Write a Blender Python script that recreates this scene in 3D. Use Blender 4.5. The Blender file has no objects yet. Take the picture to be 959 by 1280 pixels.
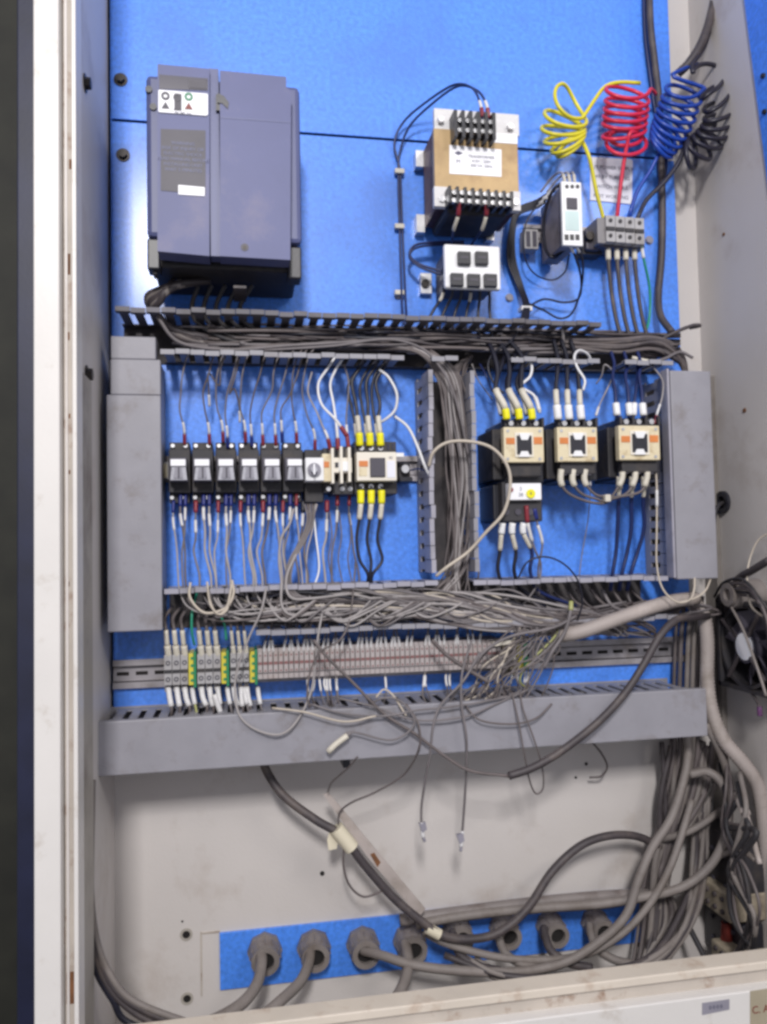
import bpy, bmesh, math, random
from mathutils import Vector, Matrix
rnd = random.Random(7)
S = bpy.context.scene
COL = S.collection

# ------------------------------------------------------------------ camera
F = 1000.0; PCX, PCY = 479.5, 640.0; DIST = 1.15; CAMZ = 1.30
YAW, PIT, ROL = math.radians(10.13), math.radians(2.48), math.radians(-1.14)
cy_, sy_, cp_, sp_, cr_, sr_ = math.cos(YAW), math.sin(YAW), math.cos(PIT), math.sin(PIT), math.cos(ROL), math.sin(ROL)
fw = Vector((sy_*cp_, cy_*cp_, sp_)); rt = Vector((cy_, -sy_, 0)); up = rt.cross(fw)
RT = cr_*rt + sr_*up; UP = -sr_*rt + cr_*up
CAM = Vector((0, -DIST, CAMZ))
cd = bpy.data.cameras.new('camera'); cam = bpy.data.objects.new('camera', cd); COL.objects.link(cam)
cam.matrix_world = Matrix.Translation(CAM) @ Matrix((RT, UP, -fw)).transposed().to_4x4()
cd.sensor_fit = 'VERTICAL'; cd.sensor_height = 36.0; cd.lens = 36.0*F/1280.0
cd.clip_start = 0.01; cd.clip_end = 50
S.camera = cam

# ------------------------------------------------------------------ light
w = bpy.data.worlds.new('World'); S.world = w; w.use_nodes = True
w.node_tree.nodes['Background'].inputs[0].default_value = (0.90, 0.91, 1.0, 1)
w.node_tree.nodes['Background'].inputs[1].default_value = 0.56
def area(name, loc, target, sx, sy, power, col):
    l = bpy.data.lights.new(name, 'AREA'); l.shape = 'RECTANGLE'; l.size = sx; l.size_y = sy; l.energy = power; l.color = col
    o = bpy.data.objects.new(name, l); COL.objects.link(o); o.location = loc
    o.rotation_euler = (Vector(target)-Vector(loc)).to_track_quat('-Z', 'Y').to_euler(); return o
area('ceiling_lamp', (-0.27, -2.9, CAMZ+1.50), (0.1, 0, CAMZ-0.15), 0.30, 0.45, 76, (1.0, 0.97, 0.95))
area('added_fill', (1.5, -2.3, CAMZ+1.5), (-0.1, 0, CAMZ-0.1), 0.9, 0.4, 17, (1.0, 0.95, 0.88))  # added warm fill, no lamp known there; lightens left wall and drive's right side
S.view_settings.view_transform = 'Standard'; S.view_settings.look = 'None'
S.view_settings.exposure = 0.0; S.view_settings.gamma = 1.0
S.cycles.filter_width = 2.9
S.cycles.max_bounces = 6

# ------------------------------------------------------------------ coordinates: a ray of the camera met with a real plane of the cabinet
def ray(px, py): return F*fw + (px-PCX)*RT + (PCY-py)*UP
def P(px, py, d=0.0):
    r = ray(px, py); return CAM + r*((DIST-d)/r.y)
XR = 0.0
def SW(px, py, off=0.0):            # point on the plane parallel to the right side wall, 'off' inside it
    r = ray(px, py); return CAM + r*((XR-off-CAM.x)/r.x)
def BX(x0, y0, x1, y1, d):
    mx, my = (x0+x1)/2, (y0+y1)/2
    return P(x0, my, d).x, P(x1, my, d).x, P(mx, y1, d).z, P(mx, y0, d).z

# ------------------------------------------------------------------ materials
def mat(name, c, rough=0.5, metal=0.0, var=0.12, scale=18, bump=0.05, bscale=250, dirt=None, dscale=9, dlo=0.5, dhi=0.72, emit=None, spec=0.5, coat=0.0):
    m = bpy.data.materials.new(name); m.use_nodes = True; nt = m.node_tree; N = nt.nodes; L = nt.links
    b = N['Principled BSDF']; b.inputs['Roughness'].default_value = rough; b.inputs['Metallic'].default_value = metal
    b.inputs['Specular IOR Level'].default_value = spec; b.inputs['Coat Weight'].default_value = coat; b.inputs['Coat Roughness'].default_value = .2
    tc = N.new('ShaderNodeNewGeometry')
    n = N.new('ShaderNodeTexNoise'); n.inputs['Scale'].default_value = scale; n.inputs['Detail'].default_value = 5
    L.new(tc.outputs['Position'], n.inputs['Vector'])
    mr = N.new('ShaderNodeMapRange'); mr.inputs[1].default_value = .3; mr.inputs[2].default_value = .7
    mr.inputs[3].default_value = 1-var; mr.inputs[4].default_value = 1+var; L.new(n.outputs[0], mr.inputs[0])
    mx = N.new('ShaderNodeMix'); mx.data_type = 'RGBA'; mx.blend_type = 'MULTIPLY'; mx.inputs[0].default_value = 1
    mx.inputs[6].default_value = (*c, 1); L.new(mr.outputs[0], mx.inputs[7]); out = mx.outputs[2]
    if dirt:
        n2 = N.new('ShaderNodeTexNoise'); n2.inputs['Scale'].default_value = dscale; n2.inputs['Detail'].default_value = 8; n2.inputs['Roughness'].default_value = .65
        L.new(tc.outputs['Position'], n2.inputs['Vector'])
        r2 = N.new('ShaderNodeMapRange'); r2.inputs[1].default_value = dlo; r2.inputs[2].default_value = dhi; L.new(n2.outputs[0], r2.inputs[0])
        m2 = N.new('ShaderNodeMix'); m2.data_type = 'RGBA'; L.new(r2.outputs[0], m2.inputs[0]); L.new(out, m2.inputs[6]); m2.inputs[7].default_value = (*dirt, 1); out = m2.outputs[2]
    L.new(out, b.inputs['Base Color'])
    if bump:
        n3 = N.new('ShaderNodeTexNoise'); n3.inputs['Scale'].default_value = bscale; n3.inputs['Detail'].default_value = 3
        L.new(tc.outputs['Position'], n3.inputs['Vector'])
        bp = N.new('ShaderNodeBump'); bp.inputs['Strength'].default_value = bump; bp.inputs['Distance'].default_value = 0.002
        L.new(n3.outputs[0], bp.inputs['Height']); L.new(bp.outputs[0], b.inputs['Normal'])
    return m
BLUE = mat('blue_paint', (0.068, 0.258, 0.90), 0.5, coat=.6, var=0.19, scale=160, bump=0.32, bscale=420, dirt=(0.06, 0.18, 0.62), dscale=7, dlo=.48, dhi=.8)
BEIGE = mat('beige_paint', (0.60, 0.565, 0.548), 0.5, var=0.05, scale=5, bump=0.12, bscale=300, dirt=(0.36, 0.29, 0.24), dscale=7, dlo=.54, dhi=.88)
BEIGED = mat('beige_paint_dusty', (0.40, 0.37, 0.33), 0.55, var=0.08, scale=7, bump=0.10, dirt=(0.16, 0.13, 0.11), dscale=7, dlo=.5, dhi=.75)
WHITEP = mat('white_paint', (0.68, 0.655, 0.635), 0.4, var=0.04, scale=9, dirt=(0.42, 0.36, 0.30), dscale=24, dlo=.57, dhi=.82)
CREAM = mat('cream_edge', (0.64, 0.57, 0.49), 0.5, var=0.06, dirt=(0.40, 0.28, 0.20), dscale=24, dlo=.55, dhi=.8)
GASK = mat('gasket_channel', (0.48, 0.43, 0.38), 0.6, var=0.1, dirt=(0.20, 0.09, 0.04), dscale=28, dlo=.54, dhi=.72)
RUST = mat('rust', (0.16, 0.07, 0.03), 0.9, var=0.4, scale=60)
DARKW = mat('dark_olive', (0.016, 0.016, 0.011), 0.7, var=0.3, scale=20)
NAVY = mat('dark_navy', (0.010, 0.013, 0.042), 0.5, var=0.3, scale=15)
DUCTM = mat('grey_pvc', (0.275, 0.270, 0.305), 0.5, var=0.05, scale=30, bump=0.08, dirt=(0.19, 0.17, 0.17), dscale=26, dlo=.54, dhi=.78)
DUCTL = mat('pale_grey_pvc', (0.34, 0.33, 0.39), 0.5, var=0.08, dirt=(0.18, 0.17, 0.18), dscale=14)
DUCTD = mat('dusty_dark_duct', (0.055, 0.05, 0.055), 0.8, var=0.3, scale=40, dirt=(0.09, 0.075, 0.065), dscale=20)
VFD1 = mat('violet_grey_plastic', (0.090, 0.102, 0.235), 0.5, dirt=(0.17, 0.155, 0.24), dscale=9, var=0.06, bump=0.08, bscale=600)
VFD2 = mat('slate_blue_plastic', (0.085, 0.098, 0.225), 0.45, var=0.05, bump=0.05)
BLK = mat('black_plastic', (0.018, 0.018, 0.026), 0.4, var=0.2)
BLKD = mat('dusty_black_plastic', (0.030, 0.028, 0.033), 0.6, var=0.3, dirt=(0.06, 0.05, 0.045), dscale=40)
DGREY = mat('dark_grey', (0.06, 0.055, 0.075), 0.5, var=0.15)
WHT = mat('white_plastic', (0.80, 0.80, 0.82), 0.4, var=0.03, bump=0)
LABEL = mat('white_label', (0.86, 0.86, 0.90), 0.5, var=0.03, bump=0)
SIGN = mat('sign_white', (0.74, 0.74, 0.82), 0.45, var=0.05, bump=0)
CREAMP = mat('cream_plastic', (0.70, 0.61, 0.42), 0.45, var=0.06, scale=60, dirt=(0.42, 0.32, 0.18), dscale=60)
CREAMB = mat('ivory_plastic', (0.76, 0.71, 0.62), 0.45, var=0.05)
ORG = mat('orange_plastic', (0.62, 0.20, 0.05), 0.5, var=0.12)
TAN = mat('tan_steel', (0.46, 0.315, 0.155), 0.42, metal=0.15, var=0.18, scale=22, dirt=(0.28, 0.17, 0.08), dscale=16)
BRN = mat('core_brown', (0.085, 0.038, 0.034), 0.5, var=0.3, scale=90)
ZINC = mat('zinc', (0.55, 0.55, 0.57), 0.35, metal=0.8, var=0.12, scale=60)
RAIL = mat('rail_dusty_zinc', (0.36, 0.34, 0.36), 0.45, metal=0.35, var=0.15, dirt=(0.2, 0.17, 0.15), dscale=20)
TGREY = mat('terminal_grey', (0.38, 0.37, 0.38), 0.5, var=0.08, scale=40, dirt=(0.25, 0.23, 0.22), dscale=30)
TPINK = mat('terminal_beige', (0.40, 0.36, 0.36), 0.5, var=0.08, dirt=(0.33, 0.27, 0.25), dscale=30)
YEL = mat('earth_yellow', (0.60, 0.52, 0.05), 0.45)
GRN = mat('earth_green', (0.02, 0.22, 0.10), 0.45)
YBOOT = mat('yellow_boot', (0.80, 0.74, 0.01), 0.4, bump=0)
RBOOT = mat('red_boot', (0.22, 0.022, 0.035), 0.4, bump=0)
BBOOT = mat('blue_boot', (0.012, 0.022, 0.17), 0.4, bump=0)
SLV = mat('white_sleeve', (0.66, 0.65, 0.66), 0.5, var=0.06, scale=300, bump=0)
SLVC = mat('cream_sleeve', (0.60, 0.56, 0.48), 0.5, var=0.1, bump=0)
WG = mat('grey_wire', (0.165, 0.148, 0.155), 0.5, var=0.2, scale=30, bump=0)
WG2 = mat('brown_grey_wire', (0.125, 0.105, 0.105), 0.55, var=0.25, scale=30, bump=0)
WL = mat('pale_wire', (0.33, 0.305, 0.305), 0.5, var=0.1, scale=30, bump=0)
WB = mat('black_wire', (0.013, 0.013, 0.024), 0.4, var=0.2, bump=0)
WN = mat('navy_wire', (0.012, 0.022, 0.10), 0.4, var=0.2, bump=0)
WW = mat('white_wire', (0.74, 0.74, 0.76), 0.4, var=0.05, bump=0)
WC = mat('cream_wire', (0.50, 0.44, 0.37), 0.45, var=0.08, bump=0)
WGR = mat('green_wire', (0.02, 0.26, 0.16), 0.4, bump=0)
WYG = mat('yellow_green_wire', (0.36, 0.37, 0.14), 0.4, bump=0)
CY = mat('coil_yellow', (0.70, 0.62, 0.03), 0.35, bump=0)
CR = mat('coil_red', (0.62, 0.02, 0.06), 0.35, bump=0)
CB = mat('coil_blue', (0.010, 0.055, 0.36), 0.35, bump=0)
CK = mat('coil_black', (0.022, 0.02, 0.035), 0.4, bump=0)
CABG = mat('grey_cable', (0.21, 0.185, 0.175), 0.6, var=0.15, scale=20, dirt=(0.15, 0.125, 0.11), dscale=25)
CABL = mat('pale_conduit', (0.40, 0.35, 0.33), 0.6, var=0.12, dirt=(0.24, 0.2, 0.17), dscale=20)
CABD = mat('dark_cable', (0.060, 0.050, 0.055), 0.55, var=0.2, scale=25, dirt=(0.13, 0.105, 0.095), dscale=25)
GLD = mat('gland_grey', (0.215, 0.19, 0.185), 0.55, var=0.15, dirt=(0.12, 0.09, 0.08), dscale=30)
HOLE = mat('dark_hole', (0.012, 0.01, 0.01), 0.9, bump=0)
BOLT = mat('black_bolt', (0.035, 0.03, 0.028), 0.45, metal=0.5, var=0.3, scale=80)
TAPE = mat('masking_tape', (0.68, 0.62, 0.48), 0.6, var=0.08)
REDP = mat('red_plug', (0.20, 0.028, 0.02), 0.5)
PCB = mat('tan_block', (0.34, 0.29, 0.22), 0.6, var=0.3, scale=50, dirt=(0.12, 0.10, 0.07), dscale=35)
INK = mat('ink', (0.10, 0.10, 0.16), 0.6, bump=0)
STK = mat('grey_sticker', (0.26, 0.25, 0.30), 0.5)
PAP = mat('tan_label', (0.38, 0.33, 0.24), 0.6)
MINT = mat('pale_mint', (0.52, 0.66, 0.66), 0.4)
DISP = mat('display_glass', (0.05, 0.045, 0.07), 0.2, bump=0)
CLEAR = mat('relay_cover', (0.42, 0.42, 0.47), 0.3, var=0.1, scale=200, bump=0)

# ------------------------------------------------------------------ builders
class B:
    def __init__(s): s.bm = bmesh.new(); s.round = False; s.flat = False
    def raw(s, vs, fs):
        v = [s.bm.verts.new(p) for p in vs]
        for f in fs:
            try: s.bm.faces.new([v[i] for i in f])
            except ValueError: pass
        return v
    def box(s, x0, x1, d0, d1, z0, z1, bev=0.0):
        x0, x1 = sorted((x0, x1)); z0, z1 = sorted((z0, z1)); d0, d1 = sorted((d0, d1))
        s.flat = True; t = bmesh.new() if bev else s.bm
        vs = [t.verts.new((x, -d, z)) for d in (d0, d1) for z in (z0, z1) for x in (x0, x1)]
        for f in ((0,2,3,1), (4,5,7,6), (0,1,5,4), (2,6,7,3), (0,4,6,2), (1,3,7,5)): t.faces.new([vs[i] for i in f])
        if bev:
            bev = min(bev, .45*min(x1-x0, d1-d0, z1-z0))
            bmesh.ops.bevel(t, geom=t.edges[:], offset=bev, segments=2, affect='EDGES', profile=.5)
            me = bpy.data.meshes.new('t'); t.to_mesh(me); t.free(); s.bm.from_mesh(me); bpy.data.meshes.remove(me)
        return s
    def pbox(s, x0, y0, x1, y1, d0, d1, bev=0.0):
        a, b, c, e = BX(x0, y0, x1, y1, d1); return s.box(a, b, d0, d1, c, e, bev)
    def prism(s, pts, d0, d1):                       # outline in the x z plane
        n = len(pts); vs = [(x, -d1, z) for x, z in pts]+[(x, -d0, z) for x, z in pts]
        s.raw(vs, [tuple(range(n))]+[tuple(range(2*n-1, n-1, -1))]+[(i, i+n, (i+1) % n+n, (i+1) % n) for i in range(n)]); return s
    def pprism(s, pts, d0, d1): return s.prism([(P(x, y, d1).x, P(x, y, d1).z) for x, y in pts], d0, d1)
    def cyl(s, c, ax, r0, r1, L, n=16):              # from point c along ax
        s.round = True; c = Vector(c); ax = Vector(ax).normalized(); a = ax.orthogonal().normalized(); b = ax.cross(a); vs = []
        for r, h in ((r0, 0), (r1, L)): vs += [c+ax*h+(a*math.cos(2*math.pi*i/n)+b*math.sin(2*math.pi*i/n))*r for i in range(n)]
        s.raw(vs, [(i, (i+1) % n, n+(i+1) % n, n+i) for i in range(n)]+[tuple(range(n-1, -1, -1)), tuple(range(n, 2*n))]); return s
    def pcyl(s, px, py, rpx, d0, d1, n=14, taper=1.0):
        c = P(px, py, d1); r = abs(P(px+rpx, py, d1).x-c.x); return s.cyl((c.x, -d0, c.z), (0, -1, 0), r, r*taper, d1-d0, n)
    def ring(s, c, ax, r0, r1, L, n=20):             # tube with a hole
        s.round = True; c = Vector(c); ax = Vector(ax).normalized(); a = ax.orthogonal().normalized(); b = ax.cross(a); vs = []
        for r, h in ((r1, 0), (r1, L), (r0, L), (r0, 0)): vs += [c+ax*h+(a*math.cos(2*math.pi*i/n)+b*math.sin(2*math.pi*i/n))*r for i in range(n)]
        s.raw(vs, [(k*n+i, k*n+(i+1) % n, ((k+1) % 4)*n+(i+1) % n, ((k+1) % 4)*n+i) for k in range(4) for i in range(n)]); return s
    def make(s, name, m, parent=None, loc=None):
        o0 = Vector(loc) if loc is not None else (parent_w(parent) if parent else Vector((0, 0, 0)))
        bmesh.ops.recalc_face_normals(s.bm, faces=s.bm.faces[:])
        if o0.length: bmesh.ops.translate(s.bm, verts=s.bm.verts[:], vec=-o0)
        me = bpy.data.meshes.new(name); s.bm.to_mesh(me); s.bm.free()
        if s.round and not s.flat:
            me.polygons.foreach_set('use_smooth', [True]*len(me.polygons)); me.set_sharp_from_angle(angle=math.radians(35))
        return link(name, me, m, parent, o0)
POS = {}
def parent_w(p): return POS[p.name]
def link(name, me, m, parent, world):
    me.materials.append(m) if m and not me.materials else None
    o = bpy.data.objects.new(name, me); COL.objects.link(o)
    if parent: o.parent = parent; o.location = world-parent_w(parent)
    else: o.location = world
    POS[o.name] = world.copy(); return o
def tag(o, label=None, cat=None, group=None, kind=None):
    if label: o['label'] = label
    if cat: o['category'] = cat
    if group: o['group'] = group
    if kind: o['kind'] = kind
    return o
def thing(name, label, cat, loc, group=None):
    o = bpy.data.objects.new(name, None); COL.objects.link(o); o.location = loc; o.empty_display_size = .01
    POS[o.name] = Vector(loc); return tag(o, label, cat, group)
def dup(root, off, label=None, group=None):
    r = root.copy(); COL.objects.link(r); r.location = root.location+off; POS[r.name] = POS[root.name]+off
    if label: r['label'] = label
    if group: r['group'] = group
    for ch in root.children:
        c = ch.copy(); COL.objects.link(c); c.parent = r; POS[c.name] = POS[ch.name]+off
        for g in ch.children:
            e = g.copy(); COL.objects.link(e); e.parent = c
    return r
def share(src, world, parent, name=None):            # another part with the same mesh
    return link(name or src.name.split('.')[0], src.data, None, parent, world)

def spline(pts, n=7):
    pts = [Vector(p) for p in pts]
    if len(pts) < 3:
        return [pts[0].lerp(pts[-1], i/4) for i in range(5)]
    q = [2*pts[0]-pts[1]]+pts+[2*pts[-1]-pts[-2]]; out = []
    for i in range(1, len(q)-2):
        p0, p1, p2, p3 = q[i-1:i+3]
        for k in range(n):
            t = k/n
            out.append(.5*((2*p1)+(p2-p0)*t+(2*p0-5*p1+4*p2-p3)*t*t+(3*p1-p0-3*p2+p3)*t**3))
    out.append(pts[-1]); return out
def tube_mesh(name, path, r, sides=7, rib=0):
    n = len(path); vs = []; T0 = (path[1]-path[0]).normalized(); A = T0.orthogonal().normalized()
    for i, p in enumerate(path):
        T = (path[min(i+1, n-1)]-path[max(i-1, 0)]).normalized()
        A = (A-T*A.dot(T)); A = A.normalized() if A.length > 1e-6 else T.orthogonal().normalized(); C = T.cross(A)
        rr = r*(1+rib*(1 if i % 2 else -1)) if rib else r
        for k in range(sides):
            a = 2*math.pi*k/sides; vs.append(p+(A*math.cos(a)+C*math.sin(a))*rr)
    fs = [(i*sides+k, i*sides+(k+1) % sides, (i+1)*sides+(k+1) % sides, (i+1)*sides+k) for i in range(n-1) for k in range(sides)]
    fs += [tuple(range(sides-1, -1, -1)), tuple(range((n-1)*sides, n*sides))]
    me = bpy.data.meshes.new(name); me.from_pydata([tuple(v) for v in vs], [], fs)
    me.polygons.foreach_set('use_smooth', [True]*len(me.polygons)); me.update(); return me
def arc(path, a, b):
    L = [0]
    for i in range(1, len(path)): L.append(L[-1]+(path[i]-path[i-1]).length)
    def at(s):
        s = max(0, min(L[-1], s))
        for i in range(1, len(L)):
            if L[i] >= s:
                t = (s-L[i-1])/max(1e-9, L[i]-L[i-1]); return path[i-1].lerp(path[i], t)
        return path[-1].copy()
    return [at(a+(b-a)*k/5) for k in range(6)]
def plen(path): return sum((path[i]-path[i-1]).length for i in range(1, len(path)))
PX = 0.00108
class Tangle:
    def __init__(s): s.v = []; s.f = []; s.mi = []; s.m = []
    def add(s, pts, r, m, n=7, sides=6):
        me = tube_mesh('t', spline([P(*p) for p in pts], n), r*PX, sides); k = len(s.v)
        s.v += [tuple(v.co) for v in me.vertices]
        if m not in s.m: s.m.append(m)
        for p in me.polygons: s.f.append(tuple(i+k for i in p.vertices)); s.mi.append(s.m.index(m))
        bpy.data.meshes.remove(me)
    def make(s, name, label, cat):
        me = bpy.data.meshes.new(name); me.from_pydata(s.v, [], s.f)
        for m in s.m: me.materials.append(m)
        me.polygons.foreach_set('material_index', s.mi); me.polygons.foreach_set('use_smooth', [True]*len(s.f)); me.update()
        o = bpy.data.objects.new(name, me); COL.objects.link(o); return tag(o, label, cat, None, 'stuff')
def cable(label, pts, r, m, cat='wire', name='wire', group=None, start=(), end=(), world=False, n=7, rib=0, sides=7, jit=0):
    """pts: (px, py, depth) traced along the wire; start / end: (part name, material, length in px, radius factor)"""
    w3 = [Vector(p) for p in pts] if world else [P(*p) for p in pts]
    path = spline(w3, n); r = r*PX
    if rib:
        L = plen(path); k = int(L/0.0028); path = [arc(path, L*i/k, L*i/k+1e-6)[0] for i in range(k+1)]
    o0 = path[0].copy(); me = tube_mesh(name, [p-o0 for p in path], r, sides, rib)
    o = link(name, me, m, None, o0); tag(o, label, cat, group)
    for segs, rev in ((start, False), (end, True)):
        s = 0.0; pp = path[::-1] if rev else path
        for nm, mm, ln, rf in segs:
            if nm: 
                q = arc(pp, s, s+ln*PX); o1 = q[0].copy()
                if (q[-1]-q[0]).length > 1e-5: link(nm, tube_mesh(nm, [p-o1 for p in q], r*rf, 8), mm, o, o1)
            s += ln*PX
    return o
def text(name, body, px, py, d, h, m, parent, yaw=0, align='CENTER'):
    c = bpy.data.curves.new(name, 'FONT'); c.body = body; c.size = h; c.align_x = align; c.align_y = 'CENTER'; c.extrude = 0.0001; c.space_line = 1.15
    c.materials.append(m); o = bpy.data.objects.new(name, c); COL.objects.link(o); p = P(px, py, d)
    me = bpy.data.meshes.new_from_object(o); bpy.data.objects.remove(o); bpy.data.curves.remove(c); me.name = name
    o = bpy.data.objects.new(name, me); COL.objects.link(o)
    o.rotation_euler = (math.pi/2, 0, 0)
    if parent: o.parent = parent; o.location = p-parent_w(parent)
    else: o.location = p
    return o

# ================================================================== SETTING: the cabinet
XL = P(137, 640, 0).x; BACK = -0.035; FRONT = 0.27
XR = P(884, 640, BACK).x
ZT = P(480, -160, 0).z; ZB = P(300, 1262, FRONT).z; ZFL = P(300, 1330, BACK).z-.01
cab = thing('electrical_cabinet', 'tall beige steel control cabinet standing open with bright blue mounting panel inside', 'cabinet', (0, 0, ZB))
B().box(XL-.01, XR+.01, BACK-.002, BACK, ZFL-.002, ZT).make('back_wall', BEIGE, cab)
B().box(XL-.0025, XL, BACK, FRONT-.002, ZFL-.002, ZT).make('side_wall', BEIGE, cab)
B().box(XR, XR+.0025, BACK, FRONT, ZFL-.002, ZT).make('side_wall', BEIGE, cab)
B().box(XL, XR, BACK, FRONT-.03, ZFL-.003, ZFL).make('floor_plate', BEIGED, cab)
# inner rail of the left side below the bolt: folded strip
B().box(XL+.0005, XL+.006, .165, .228, ZFL, P(120, 470, .2).z).make('inner_post', BEIGED, cab)
# left front frame: lip, gasket channel, rusty inner lip
lx0, lx1 = P(42, 640, FRONT+.012).x, P(75, 640, FRONT+.012).x
B().box(lx0, lx1, FRONT-.03, FRONT+.012, ZB-.2, ZT, .0015).make('front_frame', WHITEP, cab)
gx1 = P(92, 640, FRONT-.004).x
B().box(lx1+.0005, gx1, FRONT-.03, FRONT-.004, ZB-.2, ZT, .001).make('gasket_channel', GASK, cab)
B().box(gx1+.0003, P(97, 640, FRONT).x, FRONT-.03, FRONT+.002, ZB-.2, ZT, .0008).make('gasket_lip', WHITEP, cab)
# sill below
def zat(x, y, d): return P(x, y, d).z
zs = (zat(540, 1254, FRONT), zat(540, 1264, FRONT+.004), zat(540, 1275, FRONT+.004))
X0s, X1s = P(97, 1240, FRONT).x, XR+.25
B().box(X0s, X1s, FRONT-.03, FRONT-.001, zs[0]-.010, zs[0], .0015).make('sill_lip', CREAM, cab)
B().box(X0s, X1s, FRONT-.028, FRONT-.006, zs[0]-.030, zs[0]-.0105, .001).make('sill_channel', GASK, cab)
B().box(X0s, X1s, FRONT-.028, FRONT+.010, zs[0]-.20, zs[0]-.0250, .0015).make('sill_face', WHITEP, cab)
st = B().pprism([(878,1254),(912,1249),(912,1262),(878,1269)], FRONT+.0102, FRONT+.0106).make('sticker', STK, cab)
tl = B().pprism([(938,1239),(985,1232),(985,1330),(938,1335)], FRONT+.0102, FRONT+.0106).make('label_plate', PAP, cab)
text('lettering', 'C. A', 951, 1262, FRONT+.011, .012, REDP, cab)
text('lettering', '0 0 0 0', 895, 1259, FRONT+.011, .006, INK, cab)
# rust runs on the channel
for (x, y, h, ww) in ((83, 215, 30, 3), (86, 330, 26, 4), (88, 205, 12, 3), (86, 420, 10, 2), (87, 520, 6, 2), (86, 730, 6, 2), (87, 590, 5, 2), (79, 1170, 22, 4), (88, 1235, 40, 10)):
    B().pbox(x-ww/2, y-h/2, x+ww/2, y+h/2, FRONT-.0042, FRONT-.0036).make('rust_patch', RUST, cab)
for y in range(560, 1180, 37): B().pbox(75, y, 77.5, y+rnd.uniform(3, 9), FRONT-.002, FRONT-.0012).make('rust_patch', RUST, cab)
# mounting panel: upper and lower sheet with an open joint
px0, px1 = P(141, 400, 0).x, P(846, 300, 0).x
zseam = (P(140, 148, 0).z+P(830, 200, 0).z)/2; zpb = P(300, 925, 0).z
B().box(px0, px1, -.003, 0, zseam+.0018, ZT-.01, .0008).make('mounting_panel', BLUE, cab)
B().box(px0, px1, -.003, 0, zpb, zseam-.0018, .0008).make('mounting_panel', BLUE, cab)
B().box(px0+.02, px1-.02, -.008, -.005, zseam-.02, zseam+.02).make('panel_stiffener', NAVY, cab)
# panel edge folds
B().box(px0-.0015, px0-.0002, BACK+.002, -.001, zpb, ZT).make('panel_fold', BLUE, cab)
def bolt(px, py, d, parent, r=7, side=None):
    c = P(px, py, d); R = r*PX; b = B()
    ax = Vector((1, 0, 0)) if side else Vector((0, -1, 0))
    if side: c = Vector((XL, 0, 0)); q = ray(px, py); t = (XL-CAM.x)/q.x; c = CAM+q*t
    b.cyl(c, ax, R*1.25, R*1.25, .0015, 18).cyl(c+ax*.0014, ax, R*.85, R*.8, .006, 6)
    return b.make('bolt', BOLT, parent)
bolt(151, 100, 0, cab); bolt(154, 194, 0, cab)
for x, y in ((106, 104), (108, 468)): bolt(x, y, 0, cab, side=True, r=8)
for x, y in ((233, 1168), (234, 1248)): B().pcyl(x, y, 5.5, BACK, BACK+.0006).make('bolt_hole', HOLE, cab); B().ring(P(x, y, BACK), (0, -1, 0), 5*PX, 8*PX, .0012).make('hole_rim', BEIGED, cab)
for x, y, r in ((403, 1092, 3), (733, 955, 2), (228, 1152, 1.4), (720, 972, 1.6), (800, 1180, 4)): B().pcyl(x, y, r, BACK, BACK+.0008, 9).make('bolt_hole', HOLE, cab)
# recess round the gland opening, and the blue gland plate
a, b_, c, e = BX(251, 1165, 820, 1243, BACK+.001)
fr = B(); zt0 = P(275, 1165, BACK).z; zb0 = P(275, 1240, BACK).z; xl0 = P(251, 1200, BACK).x
fr.box(xl0, xl0+.002, BACK, BACK+.0016, zb0-.002, zt0+.003).box(xl0+.0022, P(275, 1165, BACK).x, BACK, BACK+.0015, zt0, zt0+.002)
fr.make('opening_edge', GASK, cab)
gp = B().box(P(275, 1200, BACK).x, P(800, 1160, BACK).x, BACK, BACK+.004, zb0+.004, zt0, .0008).make('gland_plate', BLUE, cab)
# right wall things
q = [SW(931, 0, .002), SW(957, 204, .002)]
bp = B(); d0 = -q[0].y; d1 = -q[1].y
s_ = (d1-d0)/(q[1].z-q[0].z); zt_ = ZT-.01; zb_ = q[1].z-.25
bp.raw([(XR-x, -(dd), z) for x in (.0005, .003) for (dd, z) in ((d0+s_*(zt_-q[0].z), zt_), (FRONT-.02, zt_), (FRONT-.02, zb_), (d0+s_*(zb_-q[0].z), zb_))],
       [(0,1,2,3), (7,6,5,4), (0,4,5,1), (1,5,6,2), (2,6,7,3), (3,7,4,0)])
bp.make('side_panel', BLUE, cab)
for px, py in ((955, 95), (957, 140)):
    B().cyl(SW(px, py, .003), (-1, 0, 0), .004, .0035, .004, 6).make('screw', BOLT, cab)
for px, py, r in ((931, 513, .004), (905, 293, .003)): B().cyl(SW(px, py, 0), (-1, 0, 0), r, r*.8, .0015, 8).make('dent', RUST, cab)
# rear post in the right corner; duct cover's shade painted into its dark grey
B().box(P(889, 640, -.01).x, XR-.0005, BACK+.001, .0, ZFL, P(900, 470, 0).z).make('inner_post', mat('cover_shade_paint', (.20, .18, .165), .6, dirt=(.10, .085, .075), dscale=10), cab)
# cable hole with rubber grommet in the right side
g = SW(905, 628, 0); B().ring(g, (-1, 0, 0), .010, .018, .005, 18).make('grommet', BLK, cab)
B().cyl(g, (-1, 0, 0), .0105, .0105, .0012, 18).make('grommet_hole', HOLE, cab)

for x, y in ((637, 372), (498, 369), (812, 300)): B().pcyl(x, y, 5, 0, .002, 14).pcyl(x, y, 3.4, .002, .005, 6).make('screw', STK, cab)
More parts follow.
